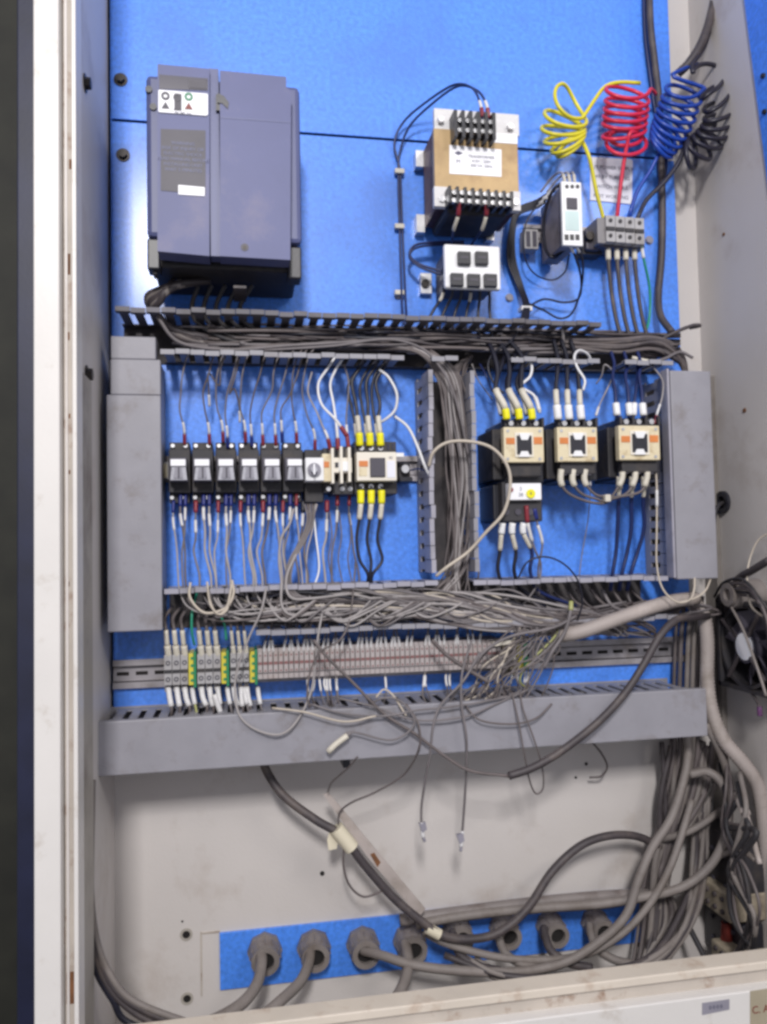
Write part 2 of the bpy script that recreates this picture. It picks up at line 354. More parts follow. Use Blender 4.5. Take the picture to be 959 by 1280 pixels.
# surroundings left of the frame
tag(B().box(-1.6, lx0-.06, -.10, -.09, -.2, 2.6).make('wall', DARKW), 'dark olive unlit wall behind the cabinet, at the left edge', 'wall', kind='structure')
dr = B().box(P(21, 640, .05).x, P(46, 640, .05).x, -.08, .05, ZB-.3, ZT+.1, .002).make('door_edge', NAVY)
tag(dr, 'dark navy door edge standing between the olive wall and white frame', 'door')
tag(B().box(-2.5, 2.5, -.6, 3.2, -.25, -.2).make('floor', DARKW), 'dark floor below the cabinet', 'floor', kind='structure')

# ================================================================== WIRING DUCTS
DD = 0.085
def tooth_mesh(p, horizontal, flip):
    """finger of a duct wall: stem plus wider head; flip = +1 / -1 the side its lip turns to"""
    b = B(); t = .0018; s = .29*p; h = .475*p; lip = .0055; hd = .011 if horizontal else .040
    def bx(u0, u1, v0, v1, d0, d1):
        if horizontal: b.box(u0, u1, d0, d1, v0, v1)
        else: b.box(v0, v1, d0, d1, u0, u1)
    bx(-s, s, -t/2, t/2, .018, DD-hd)
    bx(-h, h, -t/2, t/2, DD-hd, DD)
    v0, v1 = (t/2, lip) if flip > 0 else (-lip, -t/2)
    bx(-h, h, v0, v1, DD-.0022, DD)
    return b
def duct_row(duct, horizontal, const, u0, u1, pitch, flip, m, base_m=None, skip=()):
    """const: the z (horizontal) or x (vertical) of the wall"""
    u0, u1 = sorted((u0, u1)); n = max(1, round((u1-u0)/pitch)); p = (u1-u0)/n
    b = B()
    if horizontal: b.box(u0, u1, .0015, .0185, const-.0009, const+.0009)
    else: b.box(const-.0009, const+.0009, .0015, .0185, u0, u1)
    b.make('wall_strip', base_m or m, duct)
    first = None
    for i in range(n):
        if i in skip: continue
        u = u0+(i+.5)*p; wpos = Vector((u, 0, const)) if horizontal else Vector((const, 0, u))
        if first is None:
            bb = tooth_mesh(p, horizontal, flip); me = bpy.data.meshes.new('finger'); bmesh.ops.recalc_face_normals(bb.bm, faces=bb.bm.faces[:]); bb.bm.to_mesh(me); bb.bm.free()
            first = link('finger', me, m, duct, wpos)
        else:
            f = share(first, wpos, duct); f.rotation_euler = ((rnd.uniform(-.018, .018), 0, 0) if horizontal else (0, 0, rnd.uniform(-.02, .02)))
def zz(x, y, d=DD): return P(x, y, d).z
def xx(x, y, d=DD): return P(x, y, d).x
PT = .0192
# upper duct
z1t, z1b = zz(450, 397), zz(500, 444)
x1a, x1b = xx(150, 420, .04), xx(856, 430)
d1 = thing('wiring_duct', 'upper grey slotted wiring duct running across the panel below the transformer, cover off', 'duct', ((x1a+x1b)/2, 0, z1b))
B().box(x1a, x1b, 0.0004, .002, z1b, z1t).make('base', DUCTD, d1)
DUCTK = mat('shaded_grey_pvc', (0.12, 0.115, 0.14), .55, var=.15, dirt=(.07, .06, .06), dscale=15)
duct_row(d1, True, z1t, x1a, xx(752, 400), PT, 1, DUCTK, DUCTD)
duct_row(d1, True, z1b, xx(200, 440), xx(842, 450), PT, -1, DUCTM, DUCTD, skip=(17, 18, 21, 22, 23, 24, 32, 33))
# left duct, covered
xla, xlb = xx(135, 620), xx(202, 620)
dl = thing('wiring_duct', 'tall left grey wiring duct closed by a long plain cover', 'duct', ((xla+xlb)/2, 0, zz(170, 790)))
B().box(xla+.002, xlb-.002, .0004, .002, zz(170, 790), zz(170, 446)).make('base', DUCTD, dl)
B().box(xlb-.004, xlb-.002, .002, DD-.012, zz(170, 786), zz(170, 448)).make('side_strip', DUCTM, dl)
B().box(xla+.002, xla+.004, .002, DD-.012, zz(170, 786), zz(170, 448)).make('side_strip', DUCTM, dl)
B().box(xla-.001, xlb, DD-.012, DD+.002, zz(170, 789), zz(170, 494), .0015).make('cover', DUCTM, dl)
cc = B().box(xla+.004, xlb, DD-.012, DD, zz(170, 493.5), zz(170, 449), .0015).make('short_cover', DUCTM, dl)
B().box(xla+.004, xlb-.006, DD-.02, DD-.002, zz(170, 448.5), zz(170, 420), .0015).make('corner_cover', DUCTM, dl)
# middle vertical duct
xma, xmb = xx(538, 590), xx(592, 590)
zmt, zmb = zz(560, 462), zz(560, 716)
dm = thing('wiring_duct', 'middle upright slotted duct full of grey wires between relays and contactors', 'duct', ((xma+xmb)/2, 0, zmb))
B().box(xma, xmb, .0004, .002, zmb, zmt).make('base', DUCTD, dm)
duct_row(dm, False, xma, zmb, zmt, PT, 1, DUCTL, DUCTM)
duct_row(dm, False, xmb, zmb, zmt, PT, 1, DUCTM, DUCTM)
# right vertical duct with cover
xra, xrb = xx(840, 590), xx(887, 590)
zrt, zrb = zz(850, 468), zz(850, 722)
dr_ = thing('wiring_duct', 'right upright wiring duct under a plain grey cover, its slots facing the contactors', 'duct', ((xra+xrb)/2, 0, zrb))
B().box(xra, xrb, .0004, .002, zrb, zrt).make('base', DUCTD, dr_)
duct_row(dr_, False, xra, zrb, zrt, PT*.9, -1, DUCTM, DUCTM)
duct_row(dr_, False, xrb-.002, zrb, zrt, PT*.9, -1, DUCTM, DUCTM)
B().box(xra-.004, xrb, DD+.001, DD+.012, zrb-.002, zrt+.003, .0015).make('cover', DUCTM, dr_)
B().box(xra-.008, xra-.0045, DD-.010, DD+.010, zrb, zrt+.006, .001).make('cover_edge', DUCTL, dr_)
# middle horizontal duct
z2t, z2b = zz(500, 729), zz(500, 782)
x2a, x2b = xx(205, 735), xx(836, 730)
d2 = thing('wiring_duct', 'middle horizontal slotted duct overflowing with tangled grey wires above the terminals', 'duct', ((x2a+x2b)/2, 0, z2b))
B().box(x2a, x2b, .0004, .002, z2b, z2t).make('base', DUCTD, d2)
duct_row(d2, True, z2t, x2a, xx(548, 727), PT, -1, DUCTL, DUCTM)
duct_row(d2, True, z2t, xx(592, 726), x2b, PT, -1, DUCTL, DUCTM)
duct_row(d2, True, z2b, xx(320, 790), xx(850, 775), PT, -1, DUCTM, DUCTM)
# bottom duct with cover
x3a, x3b = xx(112, 940, DD+.012), xx(884, 890, DD+.012)
z3t, z3b = (zz(120, 905, DD+.01)+zz(882, 858, DD+.01))/2, (zz(113, 971, DD+.01)+zz(885, 916, DD+.01))/2
d3 = thing('wiring_duct', 'bottom horizontal wiring duct with wide plain grey cover below the terminal row', 'duct', ((x3a+x3b)/2, 0, z3b))
B().box(x3a+.01, x3b-.006, -.004, .002, z3b, z3t).make('base', DUCTM, d3)
B().box(x3a+.01, x3b-.006, .002, DD-.001, z3b+.0005, z3b+.0025).make('wall_strip', DUCTM, d3)
duct_row(d3, True, z3t-.003, px0+.004, x3b-.02, PT, -1, DUCTM, DUCTM)
B().box(x3a, x3b, DD+.001, DD+.012, z3b-.002, z3t, .0015).make('cover', DUCTM, d3)
B().box(px0-.008, px0+.0, .0, .05, z3b, z3b+.012).make('bracket', DUCTM, d3)

# ================================================================== DIN RAILS
def rail(label, x0, y0, x1, y1, hpx, d=.008):
    a_, b__ = P(x0, y0, d), P(x1, y1, d); z = (a_.z+b__.z)/2; h = hpx*PX/2
    o = thing('mounting_rail', label, 'rail', ((a_.x+b__.x)/2, 0, z-h))
    B().box(a_.x, b__.x, .001, .0025, z-h*.5, z+h*.5).make('web', RAIL, o)
    m = B()
    for s in (-1, 1):
        m.box(a_.x, b__.x, .001, d, z+s*h*.5, z+s*(h*.5+.0012)); m.box(a_.x, b__.x, d-.0013, d, z+s*h*.5, z+s*h)
    m.make('flange', RAIL, o)
    n = int((b__.x-a_.x)/.025); first = None
    for i in range(n):
        c = Vector((a_.x+.0125+i*.025, 0, z))
        if first is None:
            k = B().box(-.008, .008, .0026, .0028, -.0025, .0025); me = bpy.data.meshes.new('slot'); k.bm.to_mesh(me); k.bm.free(); first = link('slot', me, HOLE, o, c)
        else: share(first, c, o)
    return o
rail('dusty steel rail carrying the long terminal row', 141, 839, 856, 815, 36)
rail('steel rail carrying the row of six relays and small contactor', 207, 589, 522, 583, 34)
rail('short steel rail behind the slim monitoring relay', 655, 297, 802, 293, 26)

# ================================================================== FREQUENCY DRIVE
v = thing('frequency_drive', 'large violet grey frequency drive with white keypad strip at top left', 'drive', P(280, 330, 0))
zvb = P(280, 372, 0).z
b = B(); x0, x1, z0, z1 = BX(183, 100, 376, 300, .135); b.box(x0, x1, .0, .135, z0, z1, .006); b.make('body', VFD2, v)
B().box(x0+.004, x1-.004, .004, .118, zvb, z0+.002, .003).make('terminal_housing', BLKD, v)
B().pbox(184, 298, 200, 336, .10, .128, .002).make('corner_foot', BLK, v)
B().pbox(360, 308, 377, 348, .10, .128, .002).make('corner_foot', BLK, v)
B().pbox(191, 322, 196, 342, .10, .120).make('latch_tab', BLKD, v)
B().pprism([(197,80),(262,86),(262,320),(197,314)], .13, .160).make('keypad_cover', VFD1, v)
B().pprism([(275,88),(358,96),(358,110),(364,113),(363,325),(275,320)], .13, .158).make('front_cover', VFD1, v)
B().pbox(262.5, 86, 274.5, 320, .13, .152).make('groove', VFD2, v)
B().pbox(276, 149, 363, 150.6, .157, .1584).make('cover_joint', VFD2, v)
B().pprism([(199,93),(260,98),(260,113),(199,111)], .158, .1606).make('display', DISP, v)
B().pprism([(236,99),(258,101),(258,111),(236,110)], .16, .1612).make('window', DGREY, v)
kp = B().pprism([(198,113),(199,112),(259,117),(260,118),(260,143),(258,144.5),(199,140),(198,139)], .158, .1618).make('keypad', LABEL, v)
for (x, y, m_) in ((207, 120, DGREY), (222, 122, DGREY), (236, 121, GRN)):
    B().ring(P(x, y, .1618), (0, -1, 0), 2.6*PX*.9, 5.2*PX*.9, .0008, 18).make('button', m_, kp)
    B().pprism([(x-5, y+15), (x+5, y+15.6), (x, y+7)], .1617, .1626).make('button', DGREY if x != 236 else REDP, kp)
B().pbox(218, 117, 227, 138, .1617, .1622, .0001).make('button', DGREY, kp)
text('lettering', 'PRG  RESET  RUN', 229, 141, .1624, .0026, INK, kp)
B().pprism([(201,161),(257,163),(257,243),(201,238)], .159, .1606).make('rating_plate', DGREY, v)
text('lettering', 'WARNING\nRISK OF INJURY OR\nELECTRIC SHOCK\nREAD MANUAL BEFORE\nINSTALLING UNIT\nWAIT 5 MINUTES', 229, 196, .1609, .0058, VFD2, v)
B().pprism([(223,231),(256,234),(256,245),(223,243)], .160, .1612).make('sticker', LABEL, v)
B().pcyl(306, 309, 5, .156, .1586).make('screw', DGREY, v); B().pcyl(306, 309, 2.4, .158, .1592).make('screw', BOLT, v)
B().pprism([(272,116),(280,120),(286,128),(285,136),(278,129),(272,128)], .156, .1592).make('finger_notch', BLK, v)
B().pbox(270, 118, 276, 138, .150, .157).make('notch_side', BLK, v)
for y in (111, 133): B().pcyl(186+ (y-111)*.25, y, 4.5, .12, .1375).make('side_latch', BLK, v)
B().pbox(292, 357, 308, 360, .06, .1185).make('nameplate', CABD, v)
for i in range(9): B().box(x0+.02+i*.017, x0+.03+i*.017, .117, .1186, zvb+.006, zvb+.022).make('terminal_slot', HOLE, v)

# ================================================================== TRANSFORMER
t = thing('transformer', 'brown and tan control transformer with white corner tabs and screw terminals', 'transformer', P(590, 290, 0))
a, b_, c, e = BX(547, 158, 646, 258, .10)
m = B()
for i in range(24):
    dd = .018+i*.0034; s = .0004 if i % 2 else 0
    m.box(a-s, b_+s, dd, dd+.0033, c-s, e+s)
m.make('core', BRN, t)
B().box(a+.012, b_-.012, .008, .098, c-.010, e+.004, .006).make('coil', BLKD, t)
B().pbox(543, 164, 648, 240, .101, .112, .001).make('face_plate', TAN, t)
B().pbox(543, 139, 649, 166, .100, .109, .0008).make('top_bracket', SLV, t)
for (x0_, y0_, x1_, y1_) in ((543, 233, 560, 258), (638, 239, 651, 263)): B().pbox(x0_, y0_, x1_, y1_, .104, .1135, .0006).make('corner_tab', SLV, t)
for x, y in ((552, 148), (639, 157), (553, 248), (645, 252)): B().pcyl(x, y, 4.2, .108, .1165, 6).make('screw', ZINC, t)
for (x, y0_, y1_) in ((524, 188, 208), (525, 268, 290), (612, 285, 300)): B().pbox(x-4, y0_, x+6, y1_, .0005, .018).make('foot', ZINC, t)
lb = B().pprism([(562,181),(627,187),(627,221),(562,217)], .112, .1126).make('label', LABEL, t)
B().pprism([(568,191),(573,188.5),(579,191.5),(573,194)], .1126, .1129).make('emblem', INK, lb)
text('lettering', 'M', 573, 202, .113, .008, INK, lb)
text('lettering', 'TRANSFORMER\n415V / 230V\n500 VA  50Hz', 602, 202, .113, .0055, INK, lb)
B().pprism([(617,166),(647,168),(647,180),(617,178)], .112, .1127).make('sticker', LABEL, t)
tb = B().pbox(570, 148, 620, 165, .108, .122, .001).make('terminal_block', BLKD, t)
for i in range(6): B().pbox(568+i*9.6, 137+i*.7, 572+i*9.6, 170+i*.7, .108, .134).make('barrier', BLK, tb)
for i in range(5):
    for yy in (150, 162): B().pcyl(575+i*9.6, yy+i*.6, 2.6, .12, .127).make('screw', ZINC, tb)
tb = B().pbox(562, 239, 642, 254, .112, .124, .001).make('terminal_block', BLKD, t)
for i in range(9): B().pbox(561+i*9.7, 232+i*.9, 564.5+i*9.7, 253+i*.9, .112, .134).make('barrier', BLK, tb)
for i in range(8):
    for yy in (240, 250): B().pcyl(568+i*9.7, yy+i*.6, 2.8, .122, .129).make('screw', ZINC, tb)

# ================================================================== FUSE HOLDER BOX
f = thing('fuse_box', 'small white faced module with five black square buttons below the transformer', 'module', P(590, 350, 0))
B().pbox(560, 310, 622, 356, .012, .082, .002).make('body', DGREY, f)
B().pbox(556, 306, 626, 361, .080, .090, .003).make('front_plate', WHT, f)
B().pbox(526, 341, 540, 367, .0005, .012, .0008).make('bracket', ZINC, f); B().pcyl(532, 354, 5, .011, .016).make('screw', BOLT, f)
for (x, y) in ((573, 314), (595, 314), (564, 341), (585, 342), (606, 342)):
    k = B().pbox(x, y, x+16, y+16, .0895, .097, .001).make('button', BLK, f)
    B().pbox(x+1, y-6, x+15, y-1.5, .0895, .0905).make('tag', LABEL, f)
    B().pbox(x+3, y+6, x+13, y+9, .0965, .0974).make('mark', DGREY, k)

# ================================================================== SLIM MONITORING RELAY and left block
r_ = thing('monitoring_relay', 'slim pale grey monitoring relay between the transformer and the four way terminal', 'relay', P(715, 300, 0))
B().pbox(705, 229, 726, 304, .012, .100, .002).make('body', mat('side_grey', (0.26, 0.23, 0.25), .5, dirt=(.12, .10, .10), dscale=22), r_)
B().pbox(703, 227, 728, 307, .0995, .106, .0012).make('front', WHT, r_)
B().pbox(709, 247, 722, 261, .1055, .108, .0005).make('dial', DGREY, r_)
B().pbox(707, 264, 724, 288, .1055, .1066).make('rating_area', MINT, r_)
for i in range(3):
    B().pcyl(709+i*6.6, 233, 2.4, .1055, .1068, 8).make('screw_hole', BLK, r_)
    B().pbox(706+i*6.8, 293, 711+i*6.8, 300, .1055, .1066).make('terminal_opening', BLK, r_)
s = thing('end_block', 'small grey slotted block at the left end of the short rail', 'terminal block', P(664, 297, 0))
B().pbox(656, 286, 673, 311, .008, .03, .001).make('body', TGREY, s)
for i in range(2): B().pbox(658+i*8, 289, 663+i*8, 308, .0295, .031).make('opening', DGREY, s)
s = thing('end_stop', 'small dark screw clamp on the short rail beside the slim relay', 'clamp', P(742, 297, 0))
B().pbox(733, 287, 750, 312, .008, .04, .002).make('body', DGREY, s); B().pcyl(738, 294, 5, .04, .048).make('screw', BOLT, s); B().pbox(728, 306, 752, 318, .008, .03).make('clip', BLKD, s)

# four way terminal
q4 = thing('terminal_block', 'grey four way power terminal fed by the coiled wires', 'terminal block', P(780, 300, 0))
B().pbox(747, 272, 757.5, 304, .010, .058, .001).make('end_plate', mat('t_dark', (.2, .19, .2), .5), q4)
for i in range(4):
    x = 758+i*12.1; y = 269+i*1.1
    u = B().pbox(x, y, x+11.6, y+33, .010, .062, .001).make('terminal', TGREY, q4)
    B().pbox(x+.6, y+14, x+11, y+18.5, .0615, .064).make('marker', BLKD, u)
    for yy in (6, 25): B().pcyl(x+5.8, y+yy, 2.3, .0615, .0636, 8).make('screw', BLKD, u)
B().pbox(748, 303, 806, 309, .012, .050, .001).make('lower_edge', DGREY, q4)

# sign
sg = thing('warning_sign', 'white warning sign with four lines of grey lettering behind the red wire', 'sign', P(764, 226, 0))
B().pprism([(738,196),(789,199),(791,201),(790,253),(788,255),(738,250)], .0003, .0018).make('plate', SIGN, sg)
for i, s_t in enumerate(('CUT POWER SUPPLY', 'OFF BY TURNING', 'SWITCH WHILE', 'NOT WORKING')):
    text('lettering', s_t, 764, 210+i*12, .0021, .0080, INK, sg)

# ================================================================== RELAY ROW
def tagn(i): return ['leftmost', 'second', 'third', 'fourth', 'fifth', 'sixth'][i]
r1 = thing('plug_in_relay', 'leftmost of the six black plug in relays on the rail', 'relay', P(224, 590, 0), 'plug in relays in a row')
B().pbox(211, 562, 238, 616, .006, .045, .0015).make('socket', BLKD, r1)
B().pbox(212, 553, 237, 563, .006, .032, .001).make('upper_step', BLKD, r1)
B().pbox(212, 616, 237, 629, .006, .032, .001).make('lower_step', BLKD, r1)
B().pprism([(215,583),(232,583),(234,600),(213,600)], .045, .074).make('relay_body', CLEAR, r1)
B().pprism([(219,584),(227,584),(229,598),(217,598)], .0735, .0755).make('relay_core', mat('core_grey', (.24, .235, .28), .4), r1)
B().pbox(222.5, 584, 224.5, 597, .0752, .0765).make('slit', DGREY, r1)
B().pbox(213, 574, 232, 582.5, .045, .077, .0008).make('label_tag', LABEL, r1)
B().pbox(211.5, 572, 233.5, 602, .044, .060, .001).make('retainer', DGREY, r1)
for x in (216, 232): B().pcyl(x, 557, 2.6, .030, .036, 8).make('screw', ZINC, r1); B().pcyl(x-1, 622, 2.6, .030, .036, 8).make('screw', ZINC, r1)
rel = [r1]
# 
RX = [223, 252.5, 282, 311, 339, 367]
for i in range(1, 6):
    off = Vector((P(RX[i], 588, .06).x-P(RX[0], 588, .06).x, 0, 0))
    rel.append(dup(r1, off, tagn(i)+' of the six black plug in relays counted from the left' if i < 5 else 'rightmost of the six black plug in relays, beside the round dial timer'))
eb = thing('end_bracket', 'small grey end bracket left of the first relay', 'clamp', P(206, 590, 0)); B().pbox(203, 577, 211, 599, .006, .03, .001).make('body', TGREY, eb); B().pbox(204.5, 580, 209, 597, .0295, .032).make('face', CREAMP, eb)
tm = thing('timer_relay', 'white faced timer with a round dial on a black socket', 'timer', P(393, 590, 0))
B().pbox(381, 562, 404, 628, .006, .046, .0015).make('socket', BLKD, tm)
B().pbox(382, 572, 405, 601, .046, .078, .001).make('face', WHT, tm)
B().pcyl(393, 587, 8.5, .078, .082, 18).make('dial', STK, tm); B().pcyl(393, 587, 5, .082, .090, 12, .8).make('knob', CLEAR, tm)
B().pbox(392, 580, 394, 593, .0898, .0915).make('pointer', LABEL, tm)
br = thing('auxiliary_switch', 'narrow cream switch with an orange mark beside the dial timer', 'switch', P(408, 590, 0))
B().pbox(404, 560, 414, 616, .006, .05, .001).make('body', BLKD, br); B().pbox(403, 567, 414, 602, .05, .072, .001).make('face', CREAMP, br); B().pbox(404.5, 577, 411.5, 584, .0715, .0732).make('mark', ORG, br)
ax = thing('contact_block', 'cream add on contact block with tall white clips left of small contactor', 'contact block', P(427, 590, 0))
B().pbox(415, 558, 441, 618, .006, .055, .001).make('body', BLKD, ax)
B().pbox(414, 572, 440, 591, .055, .076, .001).make('face', CREAMB, ax)
for x, y0_, y1_ in ((416, 560, 604), (427, 558, 604), (437, 559, 602)): B().pbox(x-1.6, y0_, x+1.6, y1_, .055, .080).make('clip', CREAMB, ax)
B().pbox(419, 578, 423, 584, .0755, .0775).make('window', BLK, ax); B().pbox(424, 577, 436, 589, .0755, .0785, .0005).make('button', WHT, ax)
for x in (410, 427, 437):
    B().pcyl(x+1, 611, 3, .05, .057, 8).make('screw', ZINC, ax)

def contactor(label, x0, y0, x1, y1, dep, left, group='square faced contactors on the right panel', top=9, bot=24):
    o = thing('contactor', label, 'contactor', P((x0+x1)/2, y1, 0), group)
    W_, H_ = x1-x0, y1-y0
    B().pbox(x0+1, y0-top, x1-1, y1+bot, .002, dep-.022, .002).make('body', BLK, o)
    B().pbox(x0+3, y0-2, x1-3, y1+bot-8, dep-.024, dep-.009, .002).make('arc_cover', BLKD, o)
    B().pbox(x0, y0, x1, y1, dep-.012, dep, .0012).make('face', CREAMP, o)
    B().pbox(x0+W_*.06, y0+H_*.30, x0+W_*.28, y0+H_*.48, dep-.001, dep+.0008).make('mark', ORG, o)
    B().pbox(x0+W_*.75, y0+H_*.28, x0+W_*.96, y0+H_*.48, dep-.001, dep+.0008).make('mark', ORG, o)
    B().pbox(x0+W_*.28, y0+H_*.15, x0+W_*.74, y0+H_*.85, dep-.001, dep+.0015, .0004).make('window_frame', CREAMB, o)
    B().pbox(x0+W_*.33, y0+H_*.24, x0+W_*.70, y0+H_*.77, dep, dep+.0026).make('armature', BLK, o)
    for ya, yb in ((.17, .36), (.68, .84)):
        B().pprism([(x0+W_*.38, y0+H_*(ya if ya < .5 else yb)), (x0+W_*.66, y0+H_*(ya if ya < .5 else yb)), (x0+W_*.60, y0+H_*(yb if ya < .5 else ya)), (x0+W_*.44, y0+H_*(yb if ya < .5 else ya))], dep+.001, dep+.004).make('carrier', WHT, o)
    for xx_ in (.1, .9):
        for yy_ in (.1, .9): B().pcyl(x0+W_*xx_, y0+H_*yy_, 2, dep-.001, dep+.0008, 8).make('screw', ZINC, o)
    for i in range(4):
        B().pbox(x0+W_*(.02+i*.31), y0-top-3, x0+W_*(.02+i*.31)+3, y0, dep-.03, dep-.014).make('barrier', BLKD, o)
    for i in range(3):
        B().pcyl(x0+W_*(.18+i*.31), y0-5, 3.2, dep-.03, dep-.015, 10).make('terminal_screw', ZINC, o)
        B().pcyl(x0+W_*(.18+i*.31), y1+14, 3.2, dep-.03, dep-.010, 10).make('terminal_screw', DGREY, o)
    if left:
        B().pbox(x0-14, y0+2, x0+2, y1+22, .004, dep-.035, .002).make('side_block', BLKD, o)
    return o
cA = contactor('cream faced contactor left of the other two, above the overload relay', 630, 534, 680, 578, .112, True, bot=26)
cB = contactor('cream faced contactor in the middle of the three', 697, 534, 747, 577, .112, True)
cC = contactor('cream faced contactor nearest the right upright duct', 774, 532, 825, 575, .112, True)
ov = thing('overload_relay', 'black overload relay with white label and yellow dot under the left contactor', 'relay', P(655, 650, 0))
B().pbox(628, 602, 678, 652, .004, .088, .002).make('body', BLKD, ov)
B().pbox(617, 606, 632, 650, .004, .070, .002).make('side_block', BLK, ov)
B().pbox(635, 604, 677, 625, .088, .098, .001).make('face', LABEL, ov)
B().pcyl(664, 617, 5.4, .098, .1005, 18).make('reset_button', YBOOT, ov); text('lettering', 'R', 664, 617, .1008, .006, INK, ov)
text('lettering', '3\n38', 651, 615, .0983, .007, INK, ov)
B().pcyl(639, 612, 3, .098, .100, 10).make('dial', RBOOT, ov)
for i in range(3): B().pcyl(633+i*15, 640, 4, .086, .090, 10).make('terminal_screw', DGREY, ov)

sc = thing('small_contactor', 'ivory faced small contactor with a black square window at the right end of relay row', 'contactor', P(470, 590, 0))
B().pbox(443, 552, 496, 618, .006, .058, .0015).make('body', BLKD, sc)
B().pbox(446, 565, 496, 601, .058, .080, .0012).make('face', CREAMB, sc)
B().pbox(463, 572, 482, 596, .080, .083, .001).make('window', DGREY, sc)
B().pbox(449, 576, 460, 583, .080, .0812).make('mark', ORG, sc); B().pbox(449, 584, 459, 595, .080, .0808).make('rating_mark', CREAMP, sc)
B().pbox(484, 576, 494, 597, .080, .0808).make('rating_mark', SIGN, sc); text('lettering', 'SC', 489, 572, .0812, .0045, INK, sc)
B().pbox(493, 566, 505, 571, .06, .066).make('tab', WHT, sc)
for i in range(3):
    B().pcyl(452+i*12, 560, 3.2, .055, .064, 10).make('terminal_screw', ZINC, sc); B().pcyl(452+i*12, 608, 3.2, .055, .064, 10).make('terminal_screw', ZINC, sc)
for x in (486, 492): B().pbox(x-2, 554, x+1, 562, .05, .06).make('pin', NAVY, sc)
ec = thing('end_clamp', 'dark screw end clamp right of the small contactor', 'clamp', P(506, 590, 0))
B().pbox(498, 578, 513, 602, .006, .04, .002).make('body', BLKD, ec); B().pcyl(507, 586, 5, .04, .052, 12).make('screw', ZINC, ec); B().pbox(500, 596, 516, 602, .01, .045, .001).make('clip', BLK, ec)

# ================================================================== TERMINAL ROW
TD = .055
def big_term(label, x, w_, y0, y1, body, name='terminal', group='large grey rail terminals'):
    o = thing(name, label, 'terminal', P(x+w_/2, y1, 0), group)
    B().pbox(x, y0, x+w_-.5, y1, .008, TD, .0008).make('body', body, o)
    B().pbox(x+.8, y0+3, x+w_-1.2, y1+8, .008, TD-.012, .0008).make('foot', body, o)
    return o
def screws(o, x, w_, y0, y1, m_=DGREY):
    for f_ in (.26, .80): B().ring(P(x+w_/2, y0+(y1-y0)*f_, TD-.0002), (0, -1, 0), 1.7*PX, 2.9*PX, .0012, 12).make('screw_hole', m_, o)
    B().pbox(x+.4, y0+(y1-y0)*.49, x+w_-.9, y0+(y1-y0)*.60, TD-.001, TD+.0012).make('marker', BLKD, o)
grp = [(205, 10.4, 'first'), (215.4, 10.4, 'first'), (225.8, 10, 'first'), (246.6, 10, 'second'), (256.6, 10, 'second'), (266.6, 10, 'second'), (288, 8, 'third'), (296.2, 8, 'third'), (304.2, 8, 'third')]
ordn = ['left', 'middle', 'right']
proto = None
for k, (x, w_, g_) in enumerate(grp):
    y0 = 819-(x-205)*.035; y1 = 857-(x-205)*.045
    lab = f'{ordn[k%3]} of three grey terminals in the {g_} large group of the row'
    o = big_term(lab, x, w_, y0, y1, TGREY); screws(o, x, w_, y0, y1)
for k, (x, nm) in enumerate(((235.8, 'first'), (276.8, 'second'), (312.3, 'third'))):
    y0 = 818-(x-205)*.035; y1 = 858-(x-205)*.045
    o = thing('earth_terminal', f'green and yellow earth terminal closing the {nm} grey group', 'terminal', P(x+4, y1, 0), 'earth terminals')
    B().pbox(x, y0, x+6, y1, .008, TD+.002, .0006).make('yellow_half', YEL, o); B().pbox(x+6.2, y0-2, x+9.6, y1+3, .008, TD+.001, .0006).make('green_half', GRN, o)
    for i in range(4): B().pcyl(x+4.4, y0+6+i*9.2, 2, TD+.0018, TD+.0028, 8).make('screw', GRN, o)
# small terminals: one built, the others copied
xs0, xs1, NS = 322.0, 627.0, 49
pitch = (P(xs1, 821, TD).x-P(xs0, 832, TD).x)/NS
st0 = thing('terminal', 'slim beige rail terminal in the long row between the earth terminals and wire tangle', 'terminal', P(325, 850, 0), 'slim beige rail terminals')
xw = P(xs0, 832, TD).x; zt1 = P(325, 814, TD).z; zb1 = P(325, 846, TD).z
B().box(xw+.0002, xw+pitch-.0003, .008, TD-.004, zb1-.004, zt1+.003, .0005).make('body', TPINK, st0)
B().box(xw+.0006, xw+pitch-.0007, TD-.005, TD, zb1+.005, zt1-.002, .0005).make('head', TPINK, st0)
hz = zt1-zb1
TRD = mat('terminal_maroon', (.22, .10, .10), .6)
for f_, m_ in ((.22, TRD), (.82, TRD)): B().cyl((xw+pitch/2, -TD+.0004, zb1+hz*f_), (0, -1, 0), .0013, .0013, .0008, 8).make('screw', m_, st0)
B().box(xw+.0009, xw+pitch-.001, TD-.001, TD+.0006, zb1+hz*.46, zb1+hz*.57).make('marker', TRD, st0)
for i in range(1, NS): dup(st0, Vector((pitch*i, 0, 0)))
# cluster at the right end
for k, x in enumerate((629, 637.5)):
    o = big_term('dusty dark terminal in the tangled right end of the row', x, 8, 806-(x-604)*.03, 838-(x-604)*.03, PCB, group='dusty terminals at the right end'); screws(o, x, 8, 806, 836)
o = thing('earth_terminal', 'green and yellow earth terminal at the tangled right end of the row', 'terminal', P(650, 836, 0), 'earth terminals')
B().pbox(647, 805, 654, 838, .008, TD+.003, .0006).make('yellow_half', YEL, o); B().pbox(654.5, 803, 660, 836, .008, TD+.001, .0006).make('green_half', GRN, o)
o = thing('terminal_cover', 'pale label strip lying on top of the terminals at the tangled end', 'label strip', P(640, 806, 0)); B().pprism([(616,803),(660,798),(661,802),(617,808)], .05, .062).make('strip', CREAMB, o)
B().pprism([(628,823),(645,821),(645,825),(628,827)], .05, .064).make('marker', CREAMB, o)

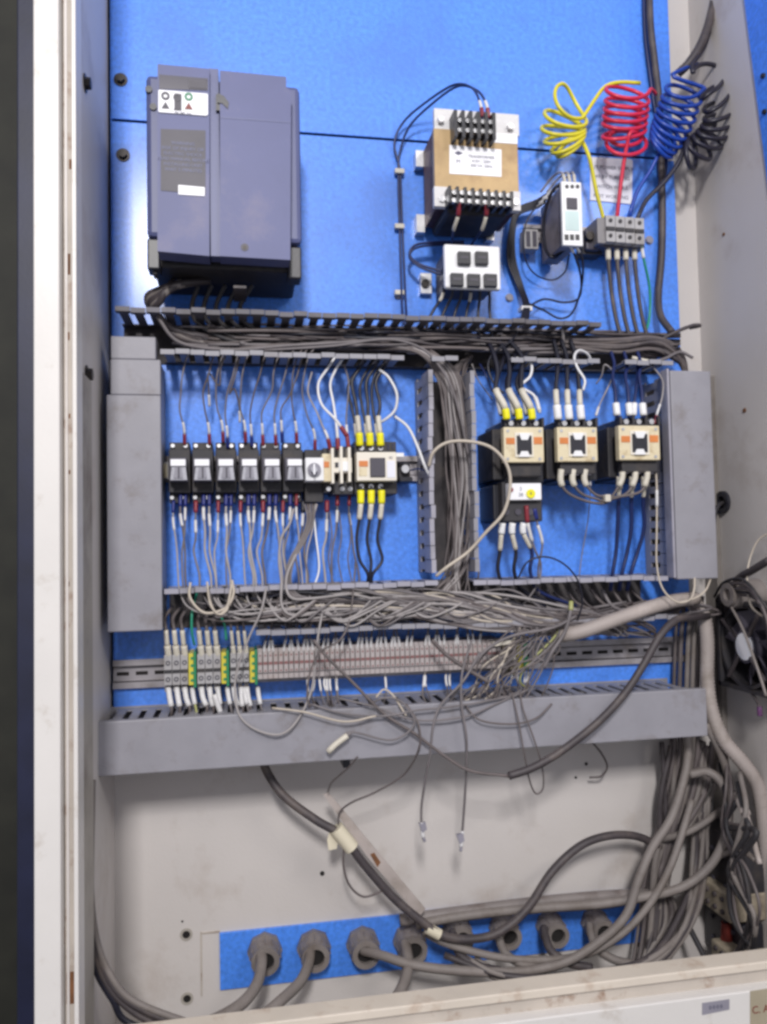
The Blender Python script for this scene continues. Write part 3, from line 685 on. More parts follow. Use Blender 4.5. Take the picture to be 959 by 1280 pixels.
# ================================================================== POWER COILS
def coil(label, loops, tail, r, m, lead=(), steps=18, d0=.05, cat='coiled wire', sm=0):
    pts = []
    pts += [P(*p) for p in lead]
    n = len(loops)
    for i, (cx, cy, a_, b__, ang, ph) in enumerate(loops):
        nx = loops[min(i+1, n-1)]
        for k in range(steps):
            t_ = k/steps; f_ = max(0, (t_-sm)/(1-sm)); f_ = f_*f_*(3-2*f_)
            c_x = cx+(nx[0]-cx)*f_; c_y = cy+(nx[1]-cy)*f_; aa = a_+(nx[2]-a_)*f_; bb = b__+(nx[3]-b__)*f_; an = math.radians(ang+(nx[4]-ang)*f_)
            th = 2*math.pi*t_+math.radians(ph)
            u, v_ = aa*math.cos(th), bb*math.sin(th)
            dep = math.sqrt(max(0, aa*aa-bb*bb))*math.sin(th)*PX*.8
            X_ = c_x+u*math.cos(an)-v_*math.sin(an); Y_ = c_y+u*math.sin(an)+v_*math.cos(an)
            pts.append(P(X_, Y_, d0+dep))
    pts += [P(*p) for p in tail]
    return cable(label, pts, r, m, cat, 'coiled_wire', world=True, n=3)
coil('yellow coiled wire springing above the slim relay', [(714,126,25,17,52,0),(707,147,27,10,14,0),(704,161,27,8,2,0),(706,171,26,7,-14,0),(710,179,23,7,-28,0),(712,184,19,6,-36,0)],
     [(735,192,.06),(740,212,.055),(746,242,.05),(754,272,.045),(754,282,.04)], 2.8, CY, lead=[(800,104,.03),(775,103,.035),(757,108,.04),(744,124,.045)], sm=.5)
coil('red coiled wire hanging in front of the sign', [(785,107,28,14,12,0),(784,124,27,9,8,0),(783,134,27,8,6,0),(782,143,27,8,5,0),(781,152,27,8,5,0),(780,161,27,8,4,0),(781,181,27,15,-4,0),(782,172,20,10,0,0)],
     [(789,165,.075),(784,180,.07),(778,215,.06),(772,265,.05),(771,280,.045)], 2.8, CR, lead=[(820,118,.03),(815,112,.04)])
coil('blue coiled wire between the red coil and black coil', [(857,106,22,15,8,0),(853,122,24,9,12,0),(849,132,24,8,18,0),(846,142,24,8,22,0),(842,151,24,8,28,0),(838,160,23,8,34,0),(834,168,23,8,42,0),(830,174,22,8,50,0),(827,180,20,7,55,0)],
     [(826,190,.055),(812,215,.05),(796,240,.045),(786,272,.045)], 2.9, CB, lead=[(872,80,.02),(850,88,.04),(842,96,.05)])
pet = [((868,95),(908,86)),((876,124),(919,104)),((880,138),(931,128)),((880,149),(925,151)),((877,157),(915,169)),((872,163),(902,184)),((867,168),(887,199)),((862,172),(866,211))]
loops = []
for (ax_, ay), (bx_, by) in pet:
    a_ = math.hypot(bx_-ax_, by-ay)/2; ang = math.degrees(math.atan2(by-ay, bx_-ax_)); loops.append(((ax_+bx_)/2, (ay+by)/2, a_, max(6.0, a_*.30), ang, 180))
loops[0] = (886, 94, 20, 14, 10, 180)
coil('black coiled wire fanned out like petals before the beige wall', loops, [(858,172,.05),(850,200,.05),(830,228,.045),(808,250,.04),(796,275,.045)], 3.3, CK, lead=[(893,20,.02),(880,60,.03),(866,80,.04)], d0=.045, sm=.55)

# ================================================================== BIG CABLES
TH = 'thick cable'
cable('thick black cable entering at the top right corner above the coils', [(898,-30,.02),(890,15,.03),(878,52,.035),(862,78,.03),(848,92,.02)], 6.5, CABD, 'cable', 'cable')
cable('long black cable running down the right edge of the blue panel', [(811,-30,.006),(813,30,.01),(818,75,.01),(824,130,.012),(826,190,.012),(828,260,.01),(827,320,.01),(823,370,.015),(826,395,.03),(840,415,.05)], 5.2, CABD, 'cable', 'cable')
cable('second dark cable beside the long black cable at the top edge', [(804,-30,.004),(806,40,.004),(812,90,.006),(821,150,.006),(833,200,.01),(826,240,.01)], 2.5, WN, 'cable', 'cable')
for i in range(4):
    x = 760+i*11
    cable(f'{["leftmost","second","third","rightmost"][i]} dark wire with white sleeve under the four way terminal', [(x,306,.04),(x+1,332,.045),(x+5,370,.04),(x+13,410,.04),(x+26,438,.045),(x+50,446,.04)], 2.9, CABD, group='wires under the four way terminal', start=[('marker_sleeve', SLVC, 24, 1.35)])
cable('green wire dropping from the four way terminal', [(801,300,.05),(805,325,.05),(812,360,.035),(812,395,.03),(806,420,.04)], 1.8, WGR, start=[('', None, 12, 1), ('marker_sleeve', SLV, 14, 1.3)])
# transformer wires
cable('outer black wire arching from transformer top down the left side', [(604,150,.125),(600,128,.12),(590,110,.10),(568,106,.07),(535,126,.04),(505,152,.015),(493,180,.008),(500,212,.006),(502,260,.006),(505,330,.006),(508,390,.02),(510,405,.04)], 1.6, WN, start=[('', None, 4, 1), ('boot', RBOOT, 12, 1.8), ('marker_sleeve', SLV, 12, 1.3)])
cable('inner black wire arching from transformer top down the left side', [(611,152,.125),(608,130,.125),(596,113,.105),(572,108,.075),(540,130,.045),(512,158,.02),(500,190,.008),(498,215,.006),(499,262,.006),(501,330,.006),(503,388,.02),(505,405,.04)], 1.6, WN, start=[('', None, 4, 1), ('boot', RBOOT, 12, 1.8), ('marker_sleeve', SLV, 12, 1.3)])
for i, y in enumerate((213, 282, 365)): tag(B().pbox(494, y-3, 506, y+3, .003, .012, .001).make('cable_tie', SLVC), ['upper', 'middle', 'lower'][i]+' white cable tie on the wire pair left of the transformer', 'cable tie', 'ties on the transformer wire pair')
for i, (x, xe) in enumerate(((573, 565), (608, 590))):
    cable(['left', 'right'][i]+' short lead with red boot under the transformer', [(x,250,.128),(x,268,.12),(x-6,288,.10),(xe,305,.05),(xe-6,318,.02)], 1.7, WN, start=[('', None, 3, 1), ('boot', RBOOT, 16, 1.8), ('marker_sleeve', SLVC, 20, 1.5)])
for i in range(2): cable(['upper', 'lower'][i]+' dark loop bulging left of the five button module', [(580,302+i*3,.03),(545,303+i*3,.03),(520,306+i*4,.03),(512,318+i*3,.03),(524,330+i*3,.035),(548,338+i*4,.04),(566,345,.045)], 1.7, WN)
for i in range(6):
    x = 556+i*11
    cable('dark wire dropping from the five button module into the upper duct', [(x,358,.06),(x-4+i,372,.055),(x-14+i*3,388,.05),(x-22+i*5,405,.05),(x-20+i*5,425,.045)], 2.0, WB, group='wires under the five button module', start=[('', None, 8, 1), ('marker_sleeve', SLVC, 12, 1.2)] if i % 3 == 0 else ())
for i in range(4):
    cable('dark wire of the bundle between transformer and slim relay', [(700-i*6,232+i*6,.05),(672,250+i*3,.03),(646+i,262+i*2,.02),(637+i*2,290,.015),(635+i*3,325,.012),(648+i*2,360,.015),(655+i*2,382,.03),(650+i*3,408,.05)], 1.8, WB, group='dark bundle beside the slim relay', start=[('', None, 4, 1), ('marker_sleeve', SLV, 16, 1.3)])
tag(B().pbox(652, 382, 666, 388, .018, .034, .001).make('cable_tie', SLV), 'white cable tie round the dark bundle just above the upper duct', 'cable tie')
cable('dark loop swinging below the slim relay to the right', [(708,300,.10),(718,318,.09),(726,345,.06),(724,372,.03),(705,378,.02),(680,374,.02),(660,384,.026)], 1.5, WB, start=[('', None, 6, 1), ('marker_sleeve', SLV, 14, 1.3)])
cable('second dark loop swinging lower below the slim relay', [(716,302,.10),(728,325,.08),(727,358,.05),(716,390,.03),(700,398,.02),(680,388,.02),(662,380,.026)], 1.5, WB, start=[('', None, 6, 1), ('marker_sleeve', SLV, 14, 1.3)])
cable('thin dark loop around the small end block', [(690,250,.05),(668,262,.04),(656,285,.035),(656,320,.03),(668,342,.02),(690,350,.02),(706,340,.03),(712,318,.05)], 1.1, WB)
cable('dark curved lead left of the slim relay body', [(704,228,.09),(690,240,.08),(680,275,.06),(682,310,.05),(692,322,.05),(706,312,.07)], 2.2, WB)
for i in range(3): cable(['left','middle','right'][i]+' pale lead rising at the top of the slim relay', [(707+i*6,230,.10),(702+i*7,216,.09),(690+i*9,222,.06),(676+i*8,240,.04)], 1.5, WL, start=[('', None, 3, 1), ('marker_sleeve', SLVC, 12, 1.4)])
# drive cables
for i in range(6):
    cable('dark cable leaving the bottom of the drive towards the left', [(262-i*9,352,.07),(232-i*5,354+i*2,.09),(200,362+i*3,.085),(184+i*2,373+i*3,.07),(196+i*4,396+i*3,.05),(222+i*6,420,.045),(270,432-i*2,.04),(340,434-i*2,.04)], 4.3, (CABD, CABG)[i % 3 == 1], 'cable', 'cable', group='cables under the drive')
for i in range(5):
    cable('black cable dropping from under the drive into the upper duct', [(248+i*17,356,.07),(240+i*15,385,.06),(252+i*15,408,.05),(300+i*16,428,.045),(380,430-i*3,.04)], 3.0, BLKD, 'cable', 'cable', group='black cables under the drive')

# ================================================================== DUCT BUNDLES
def jit(pts, a=2, dj=.004): return [(x+rnd.uniform(-a, a), y+rnd.uniform(-a, a), max(.004, d+rnd.uniform(-dj, dj))) for x, y, d in pts]
T1 = Tangle()
for i in range(44):
    y = 412+rnd.uniform(-2, 24); x0_ = rnd.choice([215, 225, 260, 300, 350, 410]); x1_ = rnd.choice([520, 600, 700, 850, 850])
    n_ = 6; pts = [(x0_+(x1_-x0_)*k/n_, y+(x0_+(x1_-x0_)*k/n_-480)*.02+rnd.uniform(-4, 4), rnd.uniform(.02, .062)) for k in range(n_+1)]
    T1.add(pts, rnd.uniform(1.2, 2.4), rnd.choice([WG, WG2, CABD, CABD, WB]))
T1.make('wire_bundle', 'dusty bundle of grey and black wires lying along the upper duct', 'wire bundle')
cable('pale grey cable sagging along the upper duct at left', [(196,395,.07),(225,428,.065),(290,437,.06),(360,432,.06),(430,428,.06),(500,424,.06),(560,436,.05)], 2.4, WG)
cable('pale cable rising over the upper duct rim then falling into the middle duct', [(330,438,.06),(420,432,.07),(480,424,.075),(520,432,.08),(545,452,.08),(570,500,.075),(590,600,.07),(596,700,.06)], 1.7, WG)
for i in range(18):
    u = i/17.; xs = 553+u*30
    pts = [(470+u*60,436+rnd.uniform(-6, 6),.05),(520+u*30,440+u*6,.06),(xs-8,470,.06),(xs+rnd.uniform(-2, 4),520,.06),(xs+8+rnd.uniform(-4, 4),590,.062),(xs+9+rnd.uniform(-6, 5),660,.06),(xs+8+rnd.uniform(-10, 10),712,.06),(xs+rnd.uniform(-30, 25),745,.065),(xs+rnd.uniform(-60, 60),768,.06)]
    cable('grey wire running down the middle upright duct', pts, rnd.uniform(1.15, 1.6), rnd.choice([WG, WG2, WG2, WG2, WL]), group='wires in the middle upright duct')
for i in range(8):
    cable('dark wire deep in the middle upright duct', jit([(590,445,.03),(562+i*3,470,.02),(562+i*3,560,.02),(562+i*3,650,.02),(562+i*3,720,.02),(560,745,.03)], 2), 2.0, WG2, group='dark wires deep in the middle duct')
# middle duct: wire bundles flowing right
T2 = Tangle()
for i in range(66):
    u = rnd.random(); xs = 290+u*270; ym = 752+rnd.uniform(-12, 22)
    pts = [(xs-rnd.uniform(0, 20),735+rnd.uniform(0, 10),.05),(xs+rnd.uniform(10, 40),ym,.07),(xs+90,ym-6+rnd.uniform(-6, 6),.08),(max(xs+150, 560),762+rnd.uniform(-14, 18),.085),(max(xs+220, 640),776+rnd.uniform(-12, 14),.08),(max(xs+260, 700),788+rnd.uniform(-9, 7),.07),(745,789+rnd.uniform(-6, 4),.05)]
    T2.add(pts, rnd.uniform(.9, 2.1), rnd.choice([WG, WG, WG2, WG2, WL, CABD, WC, WB]))
for i in range(16):
    xs = 330+rnd.random()*230; w_ = rnd.uniform(25, 60)
    pts = [(xs,738,.06),(xs-8,756,.08),(xs+w_*.3,776+rnd.uniform(-6, 8),.09),(xs+w_,762,.09),(xs+w_*1.6,748,.08),(xs+w_*2.2,752,.07),(xs+w_*3,770,.07)]
    T2.add(pts, rnd.uniform(1.1, 1.6), rnd.choice([WG, WG2, WL]))
T2.make('wire_tangle', 'dense tangle of grey wires spilling along the middle duct', 'wire tangle')
for i in range(14):
    xs = 610+i*14
    cable('dark grey wire in the right half of the middle duct', jit([(xs,738,.04),(xs+20,758,.05),(xs+60,768,.05),(xs+110,764,.05),(min(860, xs+170),752,.05)], 4), rnd.uniform(1.6, 2.6), rnd.choice([WG2, CABD, WG]), group='wires in the right half of the middle duct')
cable('cream loop hanging below the first slots of the middle duct', [(238,728,.088),(238,748,.09),(256,766,.092),(282,760,.092),(292,742,.09),(290,725,.088)], 1.7, WC)
cable('second cream loop hanging from the middle duct', [(259,727,.088),(262,750,.092),(272,768,.094),(284,758,.094),(290,730,.09)], 1.5, WC)
cable('cream loop beside the second one below the middle duct', [(262,740,.09),(266,760,.09),(278,768,.095),(284,769,.095),(270,770,.09),(296,745,.09)], 1.2, WG)
cable('lowest cream loop in the middle duct near its left end', [(260,735,.092),(263,756,.095),(274,768,.096),(284,762,.095),(286,748,.09)], 1.1, WC)
cable('green wire falling from the duct to the first terminals', [(246,742,.05),(243,752,.06),(240,768,.07),(240,790,.07),(243,806,.06)], 1.6, WGR)
cable('teal wire ending above the second terminal group', [(276,770,.05),(281,782,.06),(283,800,.06)], 1.6, WGR)
cable('long pale wire slanting from the duct down over the terminals', [(333,735,.09),(326,765,.095),(310,800,.09),(296,840,.085),(294,868,.09),(300,895,.10),(320,912,.105),(350,918,.108),(372,900,.105),(390,860,.09),(397,800,.09),(404,760,.085)], 1.4, WL)

# ================================================================== RELAY ROW WIRES
tops = [(231,548,224,470,WG,RBOOT),(262,548,257,468,WG2,RBOOT),(279,545,268,466,WG,RBOOT),(285,552,287,470,WG,BBOOT),(307,545,299,468,WG,RBOOT),(315,550,321,468,WG2,BBOOT),(329,549,338,466,WG,RBOOT),(345,549,352,470,WG,RBOOT),(353,545,362,468,WG2,BBOOT),(371,546,368,468,WG2,RBOOT),(394,555,376,470,WG,RBOOT),(300,520,290,470,WG2,None),(262,500,272,460,WG2,None)]
def near(x):
    j = min(range(6), key=lambda k: abs(RX[k]-x)); dx = x-RX[j]
    return ('left' if dx < -4 else 'right' if dx > 4 else 'middle', ['leftmost', 'second', 'third', 'fourth', 'fifth', 'rightmost'][j])
for i, (x, y, xt, yt, m_, bm_) in enumerate(tops):
    pts = [(x,y+8,.036),(x-1,y-14,.045),(x-4+(xt-x)*.3,y-34,.05),(xt-3 if i % 2 else xt+2,yt+22,.055),(xt+4,yt,.06),(xt+10,446,.055),(xt+20,432,.05)]
    st_ = ([('boot', bm_, 14, 2.0)] if bm_ else [])+[('marker_sleeve', SLV, 15, 1.5)]
    cable(f'{"red booted" if bm_ is RBOOT else "blue booted" if bm_ else "bare"} wire rising from the {near(x)[0]} side of the {near(x)[1]} plug in relay' if x < 385 else 'red booted wire rising from the dial timer', pts, 1.1, m_, group='wires rising from the relays', start=st_)
cable('white wire looping up left of the small contactor pins', [(434,545,.07),(420,525,.07),(402,505,.065),(398,480,.06),(410,460,.06),(420,445,.055)], 1.7, WW, start=[('boot', RBOOT, 14, 1.8), ('marker_sleeve', SLV, 14, 1.2)])
cable('white wire rising straight above the cream contact block', [(423,562,.07),(421,535,.07),(417,505,.065),(413,480,.06),(421,460,.06),(430,446,.055)], 1.7, WW, start=[('boot', RBOOT, 14, 1.8), ('marker_sleeve', SLV, 14, 1.2)])
cable('white wire arching from the duct over the small contactor', [(474,462,.06),(486,472,.06),(496,492,.06),(494,512,.055),(482,524,.05),(470,530,.04)], 1.9, WW)
cable('white wire slanting down from the contactor to the middle duct', [(493,520,.045),(510,534,.055),(522,558,.07),(531,582,.08),(540,600,.075)], 1.9, WW)
cable('cream wire bowing from the middle duct across to the overload relay', [(536,583,.088),(542,565,.096),(560,553,.10),(588,552,.105),(615,560,.108),(633,580,.112),(638,605,.112),(630,640,.108),(608,665,.10),(585,690,.09),(560,708,.088),(545,720,.08)], 2.2, WC)
cable('thin white wire at the left of the black contactor wires', [(413,562,.07),(409,545,.075),(403,532,.07),(396,515,.06),(385,490,.06),(390,465,.06)], 1.2, WL, start=[('boot', RBOOT, 14, 2.2), ('marker_sleeve', SLV, 12, 1.5)])
cable('pale grey wire behind the contact block boots', [(436,560,.07),(434,545,.07),(433,520,.065),(436,480,.06),(430,455,.06)], 1.2, WG, start=[('boot', RBOOT, 16, 2.2), ('marker_sleeve', SLV, 14, 1.5)])
for i, (x, xt) in enumerate(((449, 448), (462, 466), (475, 478))):
    nm = ['left', 'middle', 'right'][i]
    cable(f'{nm} black wire with yellow boot above the small contactor', [(x+1,560,.064),(x,540,.066),(x-2,522,.066),(x-4+i*2,505,.062),(xt-8,478,.06),(xt+2,460,.058),(xt+10,445,.05)], 2.3, WB, group='black wires above the small contactor', start=[('', None, 3, 1), ('boot', YBOOT, 16, 2.1), ('marker_sleeve', SLVC, 22, 1.5)])
    cable(f'second black wire behind the {nm} yellow boot of the small contactor', [(x-3,548,.06),(x-5,530,.06),(x-9,510,.056),(x-14+i*2,485,.055),(x-4,465,.055),(x+14,445,.05)], 2.0, WB, group='black wires behind the yellow boots', start=[('', None, 3, 1), ('marker_sleeve', SLVC, 16, 1.3)])
    cable(f'{nm} black wire with yellow boot below the small contactor', [(x+2,608,.064),(x+2,630,.064),(x,650,.062),(x-3,675,.06),(x+1+i,700,.06),(460+i*3,718,.06),(458+i*3,735,.05)], 2.1, WB, group='black wires below the small contactor', start=[('', None, 5, 1), ('boot', YBOOT, 17, 2.2), ('marker_sleeve', SLVC, 20, 1.7)])
lows = []
xs_ = [(217,'b'),(226,'b'),(232,'b'),(245,'r'),(255,'b'),(262,'b'),(273,'r'),(283,'b'),(289,'b'),(301,'r'),(311,'b'),(318,'b'),(329,'r'),(337,'b'),(345,'b'),(354,'r'),(363,'b'),(371,'r'),(379,'k'),(386,'k'),(393,'k'),(409,'r'),(422,'r'),(437,'r')]
for i, (x, cc_) in enumerate(xs_):
    bm_ = {'b': BBOOT, 'r': RBOOT, 'k': BLK}[cc_]; x2 = x+rnd.uniform(-8, 8); x3 = x2+rnd.uniform(-3, 5)
    yb = 622 if i % 3 else 630
    pts = [(x,yb-4,.036),(x-.5,yb+20,.04),(x+(x2-x)*.4,yb+42,.05),(x2-2,690,.06),(x3,718,.066),(x3+2,738,.07)]
    k_ = i % 4
    if k_ == 0: pts += [(x3+12,758,.08),(x3+40,768,.085),(x3+90,762,.085),(x3+150,760,.08)]
    elif k_ == 1: pts += [(x3+6,754,.075),(x3+25,772,.08),(x3+60,776,.085),(x3+120,768,.085)]
    elif k_ == 2: pts += [(x3+10,750,.06),(x3+50,757,.06),(x3+100,752,.06)]
    else: pts += [(x3+20,765,.075),(x3+42,770,.08),(x3+66,755,.08),(x3+110,752,.075)]
    lb = f'{ {"b": "blue", "r": "red", "k": "black"}[cc_]} booted wire dropping from the {near(x)[0]} side of the {near(x)[1]} plug in relay'
    if x > 376: lb = {379: 'first thin wire below the dial timer', 386: 'second thin wire below the dial timer', 393: 'third thin wire below the dial timer', 409: 'red booted wire dropping from the narrow cream switch', 422: 'red booted wire dropping from the left of cream contact block', 437: 'red booted wire dropping from the right of cream contact block'}[x]
    cable(lb, pts, rnd.choice([1.15, 1.35, 1.5]), rnd.choice([WG, WL, WL, WG2]), group='wires dropping from the relay row', start=[('boot', bm_, 15, 2.0), ('', None, rnd.choice([2, 6, 10]), 1), ('marker_sleeve', SLV, 17, 1.45)])
# extra prominent pale wires
cable('bright pale wire bending left below the sixth relay', [(367,636,.05),(362,655,.055),(352,672,.06),(349,700,.066),(352,728,.088),(352,755,.09),(362,768,.09),(385,768,.085),(430,755,.08)], 1.7, WL)
cable('bright pale wire slanting down left of the small contactor', [(396,630,.045),(386,665,.05),(372,690,.06),(360,715,.075),(358,735,.088),(366,748,.09),(390,748,.085),(440,742,.08)], 1.7, WL)
cable('white wire falling right of the pale slanting wire', [(392,640,.045),(395,670,.05),(399,710,.06),(392,735,.07)], 1.3, WW)
for i in range(5): cable('brown grey wire of the slanting bundle below the timer', [(381+i*3.2,630,.045),(384+i*2,650,.05),(376+i*1.5,675,.058),(362+i*1.5,700,.064),(356+i*2,728,.075),(364+i*3,745,.085),(400+i*4,750,.08)], 1.2, (WG, WG2)[i % 2], group='slanting bundle below the timer')
for i, x in enumerate((412, 424, 436)): cable(['left', 'middle', 'right'][i]+' thin grey wire hanging below the cream contact block', [(x,640,.05),(x+3,670,.055),(x-1,700,.06),(x+6,735,.07)], .9, WG2)
cable('thin dark wire leaving the middle duct towards the small contactor', [(512,588,.045),(524,586,.06),(536,590,.07)], 1.0, WN)

# ================================================================== CONTACTOR WIRES
def cw(lbl, pts, r, m, grp_, segs): return cable(lbl, pts, r, m, group=grp_, start=segs)
for i, (x, xt) in enumerate(((631, 622), (647, 635), (663, 648))):
    nm = ['left', 'middle', 'right'][i]
    cw(f'{nm} black wire with yellow boot above the left contactor', [(x+3,528,.098),(x,508,.098),(xt-2+i*3,487,.09),(xt+i*2,465,.08),(xt-4+i*4,445,.07),(xt-12,425,.055)], 3.4, WB, 'wires above the left contactor', [('', None, 4, 1), ('boot', YBOOT, 13, 1.5), ('marker_sleeve', SLVC, 30, 1.35)])
    cw(f'{nm} second sleeve wire behind the yellow boots of the left contactor', [(x-4,520,.088),(x-8,500,.088),(xt-2,480,.08),(xt+4,460,.07),(xt+14,430,.05)], 2.6, WB, 'second wires above the left contactor', [('', None, 2, 1), ('marker_sleeve', SLV, 26, 1.35)])
cable('white wire looping from the left contactor up to the duct', [(675,516,.095),(668,495,.09),(652,483,.085),(663,470,.08),(664,455,.075),(652,448,.065),(640,448,.055)], 1.9, WW, start=[('', None, 2, 1), ('marker_sleeve', SLV, 20, 1.5)])
for i, x in enumerate((698, 712, 727)):
    nm = ['left', 'middle', 'right'][i]
    cw(f'{nm} black wire with white boot above the middle contactor', [(x,527,.098),(x-2,505,.098),(x-3,485,.09),(x-1-i*2,462,.08),(x-1-i*3,445,.07),(x-6-i*4,425,.06)], 3.0, WB, 'wires above the middle contactor', [('', None, 3, 1), ('boot', WHT, 18, 1.8), ('marker_sleeve', SLVC, 22, 1.3)])
cable('white wire loop rising right of the middle contactor wires', [(729,488,.09),(731,475,.09),(722,460,.085),(718,446,.08),(724,438,.07),(735,443,.06),(740,455,.05)], 1.8, WW)
cable('thin pale wire looping above the middle contactor at right', [(745,520,.08),(750,505,.07),(762,480,.06),(766,465,.06),(756,456,.06),(752,470,.05),(745,480,.04)], 1.1, WL, start=[('', None, 1, 1), ('marker_sleeve', SLV, 16, 1.6)])
for i, x in enumerate((770, 786, 803)):
    nm = ['left', 'middle', 'right'][i]
    cw(f'{nm} black wire with white boot above the right contactor', [(x+2,522,.098),(x,505,.096),(x-1,488,.09),(x-4,470,.08),(x-2,455,.07),(x-6,440,.06)], 2.4, WN, 'wires above the right contactor', [('', None, 3, 1), ('boot', WHT, 16, 2.0)])
cable('second white booted wire in the middle above the right contactor', [(792,522,.09),(793,504,.09),(796,480,.08),(798,455,.06)], 2.2, WN, start=[('', None, 3, 1), ('boot', WHT, 16, 2.0)])
cable('thin pale wire curving to the right duct cover edge', [(818,530,.09),(822,515,.09),(828,495,.09),(828,475,.085),(815,458,.07),(800,450,.06)], 1.1, WL, start=[('boot', RBOOT, 12, 1.8), ('marker_sleeve', SLV, 16, 1.6)])
for j, (xs3, nmc, lo, r2_) in enumerate((((702, 717, 732), 'middle', 602, 0), ((777, 793, 808), 'right', 600, 0))):
    for i, x in enumerate(xs3):
        nm = ['left', 'middle', 'right'][i]
        if j == 0:
            xe = (777, 793, 808)[i]
            pts = [(x,585,.10),(x-1,602,.10),(x+8+i*2,616+i,.10),(x+30,626-i*2,.10),(755,629-i*3,.10),(xe-10,618-i,.10),(xe,600,.10),(xe+1,588,.10)]
            cable(f'{nm} dark jumper wire linking the lower terminals of the middle and right contactors', pts, 1.8, WG2, group='jumper wires between the contactors', start=[('', None, 2, 1), ('boot', SLVC, 22, 2.3)], end=[('', None, 2, 1), ('boot', SLVC, 20, 2.3)])
        else:
            pts = [(x-2,592,.096),(x-3,610,.09),(x-4,630,.08),(x-5+i,660,.07),(x-7-i*2,690,.062),(x-11-i*4,715,.06),(x-14-i*5,738,.05)]
            cable(f'{nm} navy wire dropping from the right contactor into the middle duct', pts, 2.7, WN, group='wires below the right contactor', start=[('', None, 4, 1), ('boot', SLVC, 16, 1.6), ('marker_sleeve', SLVC, 12, 1.1)])
tag(B().pbox(757, 618, 764, 627, .094, .108, .001).make('cable_tie', SLVC), 'cream cable tie round the jumper wires between contactors', 'cable tie')
for i, (x, xe, m_) in enumerate(((628, 622, WB), (641, 642, WB), (655, 662, WN))):
    nm = ['left', 'middle', 'right'][i]
    cable(f'{nm} black wire with white sleeve below the overload relay', [(x+1,648,.085),(x-1,665,.082),(xe+3,690,.075),(xe+1,715,.07),(xe+14,740,.06),(xe+60,758,.05)], 2.5, m_, group='wires below the overload relay', start=[('', None, 6, 1), ('boot', WHT, 14, 1.8), ('marker_sleeve', SLVC, 22, 1.3)])
cable('wire with a red boot hanging from the overload relay', [(658,632,.09),(660,655,.088),(668,685,.08),(676,705,.07),(672,730,.07),(650,760,.07),(625,775,.07)], 1.4, WG, start=[('boot', RBOOT, 22, 2.2), ('marker_sleeve', SLV, 26, 1.7)])
cable('wire with a blue boot hanging right of the overload relay', [(668,636,.088),(672,655,.085),(678,680,.08),(673,710,.07),(674,745,.06)], 1.4, WG, start=[('boot', BBOOT, 14, 2.2), ('', None, 8, 1), ('marker_sleeve', SLV, 26, 1.5)])
cable('thin dark wire arching over the duct right of the overload wires', [(648,722,.09),(660,702,.095),(682,696,.10),(705,705,.10),(722,725,.10),(728,752,.095),(722,775,.09)], 1.2, WB)
cable('thin pale wire falling below the middle contactor', [(736,590,.09),(738,610,.08),(735,650,.05),(728,690,.05),(724,720,.06)], .8, WG, start=[('', None, 6, 1), ('marker_sleeve', SLV, 14, 1.8)])
cable('cream wire dropping beside the right duct and looping under its cover', [(819,575,.096),(821,610,.097),(821,660,.098),(821,705,.10),(828,735,.105),(845,752,.11),(862,750,.11),(868,735,.105),(868,715,.09)], 1.3, WC, start=[('', None, 40, 1), ('marker_sleeve', SLV, 22, 1.5)])
cable('second cream loop under the right duct cover', [(845,754,.10),(868,748,.105),(882,738,.105),(889,722,.09)], 1.3, WC)
cable('brown wire crossing the upper right corner of the duct', [(862,410,.05),(875,407,.06),(866,407,.06),(845,415,.06),(820,428,.05)], 2.6, CABD, cat='wire')
for i in range(9):
    cable('dark cable turning down at the right end of the upper duct', jit([(700,425+i,.05),(770,424+i*2,.055),(815,420+i*2,.055),(842,432+i*2,.055),(854,452+i,.05),(858,480,.045),(860,520,.04)], 2), 2.8, rnd.choice([CABD, WG2]), group='cables at the right end of the upper duct')
cable('thin dark wires loop above the left contactor', [(600,455,.05),(608,470,.06),(614,485,.06),(624,500,.07)], 1.3, WN)
cable('dark wire curling above the left contactor cables', [(655,400,.05),(640,425,.06),(618,440,.065),(610,458,.07),(618,480,.075),(630,492,.08)], 1.5, WB)
cable('pale wire inside the blue bay left of the left contactor', [(590,455,.04),(598,475,.03),(610,492,.02),(616,500,.012)], .9, WL)
# cream sleeve ends lying on the panel right
cable('pale sleeved stub pointing up in the upper duct right part', [(703,412,.07),(704,424,.06),(702,440,.05)], 2, WL)
cable('light sleeved cable end lying in the upper duct near the right corner', [(790,447,.06),(815,452,.065),(832,448,.065),(850,440,.06),(866,447,.06)], 2.2, WG, start=[('marker_sleeve', SLVC, 28, 1.2)])

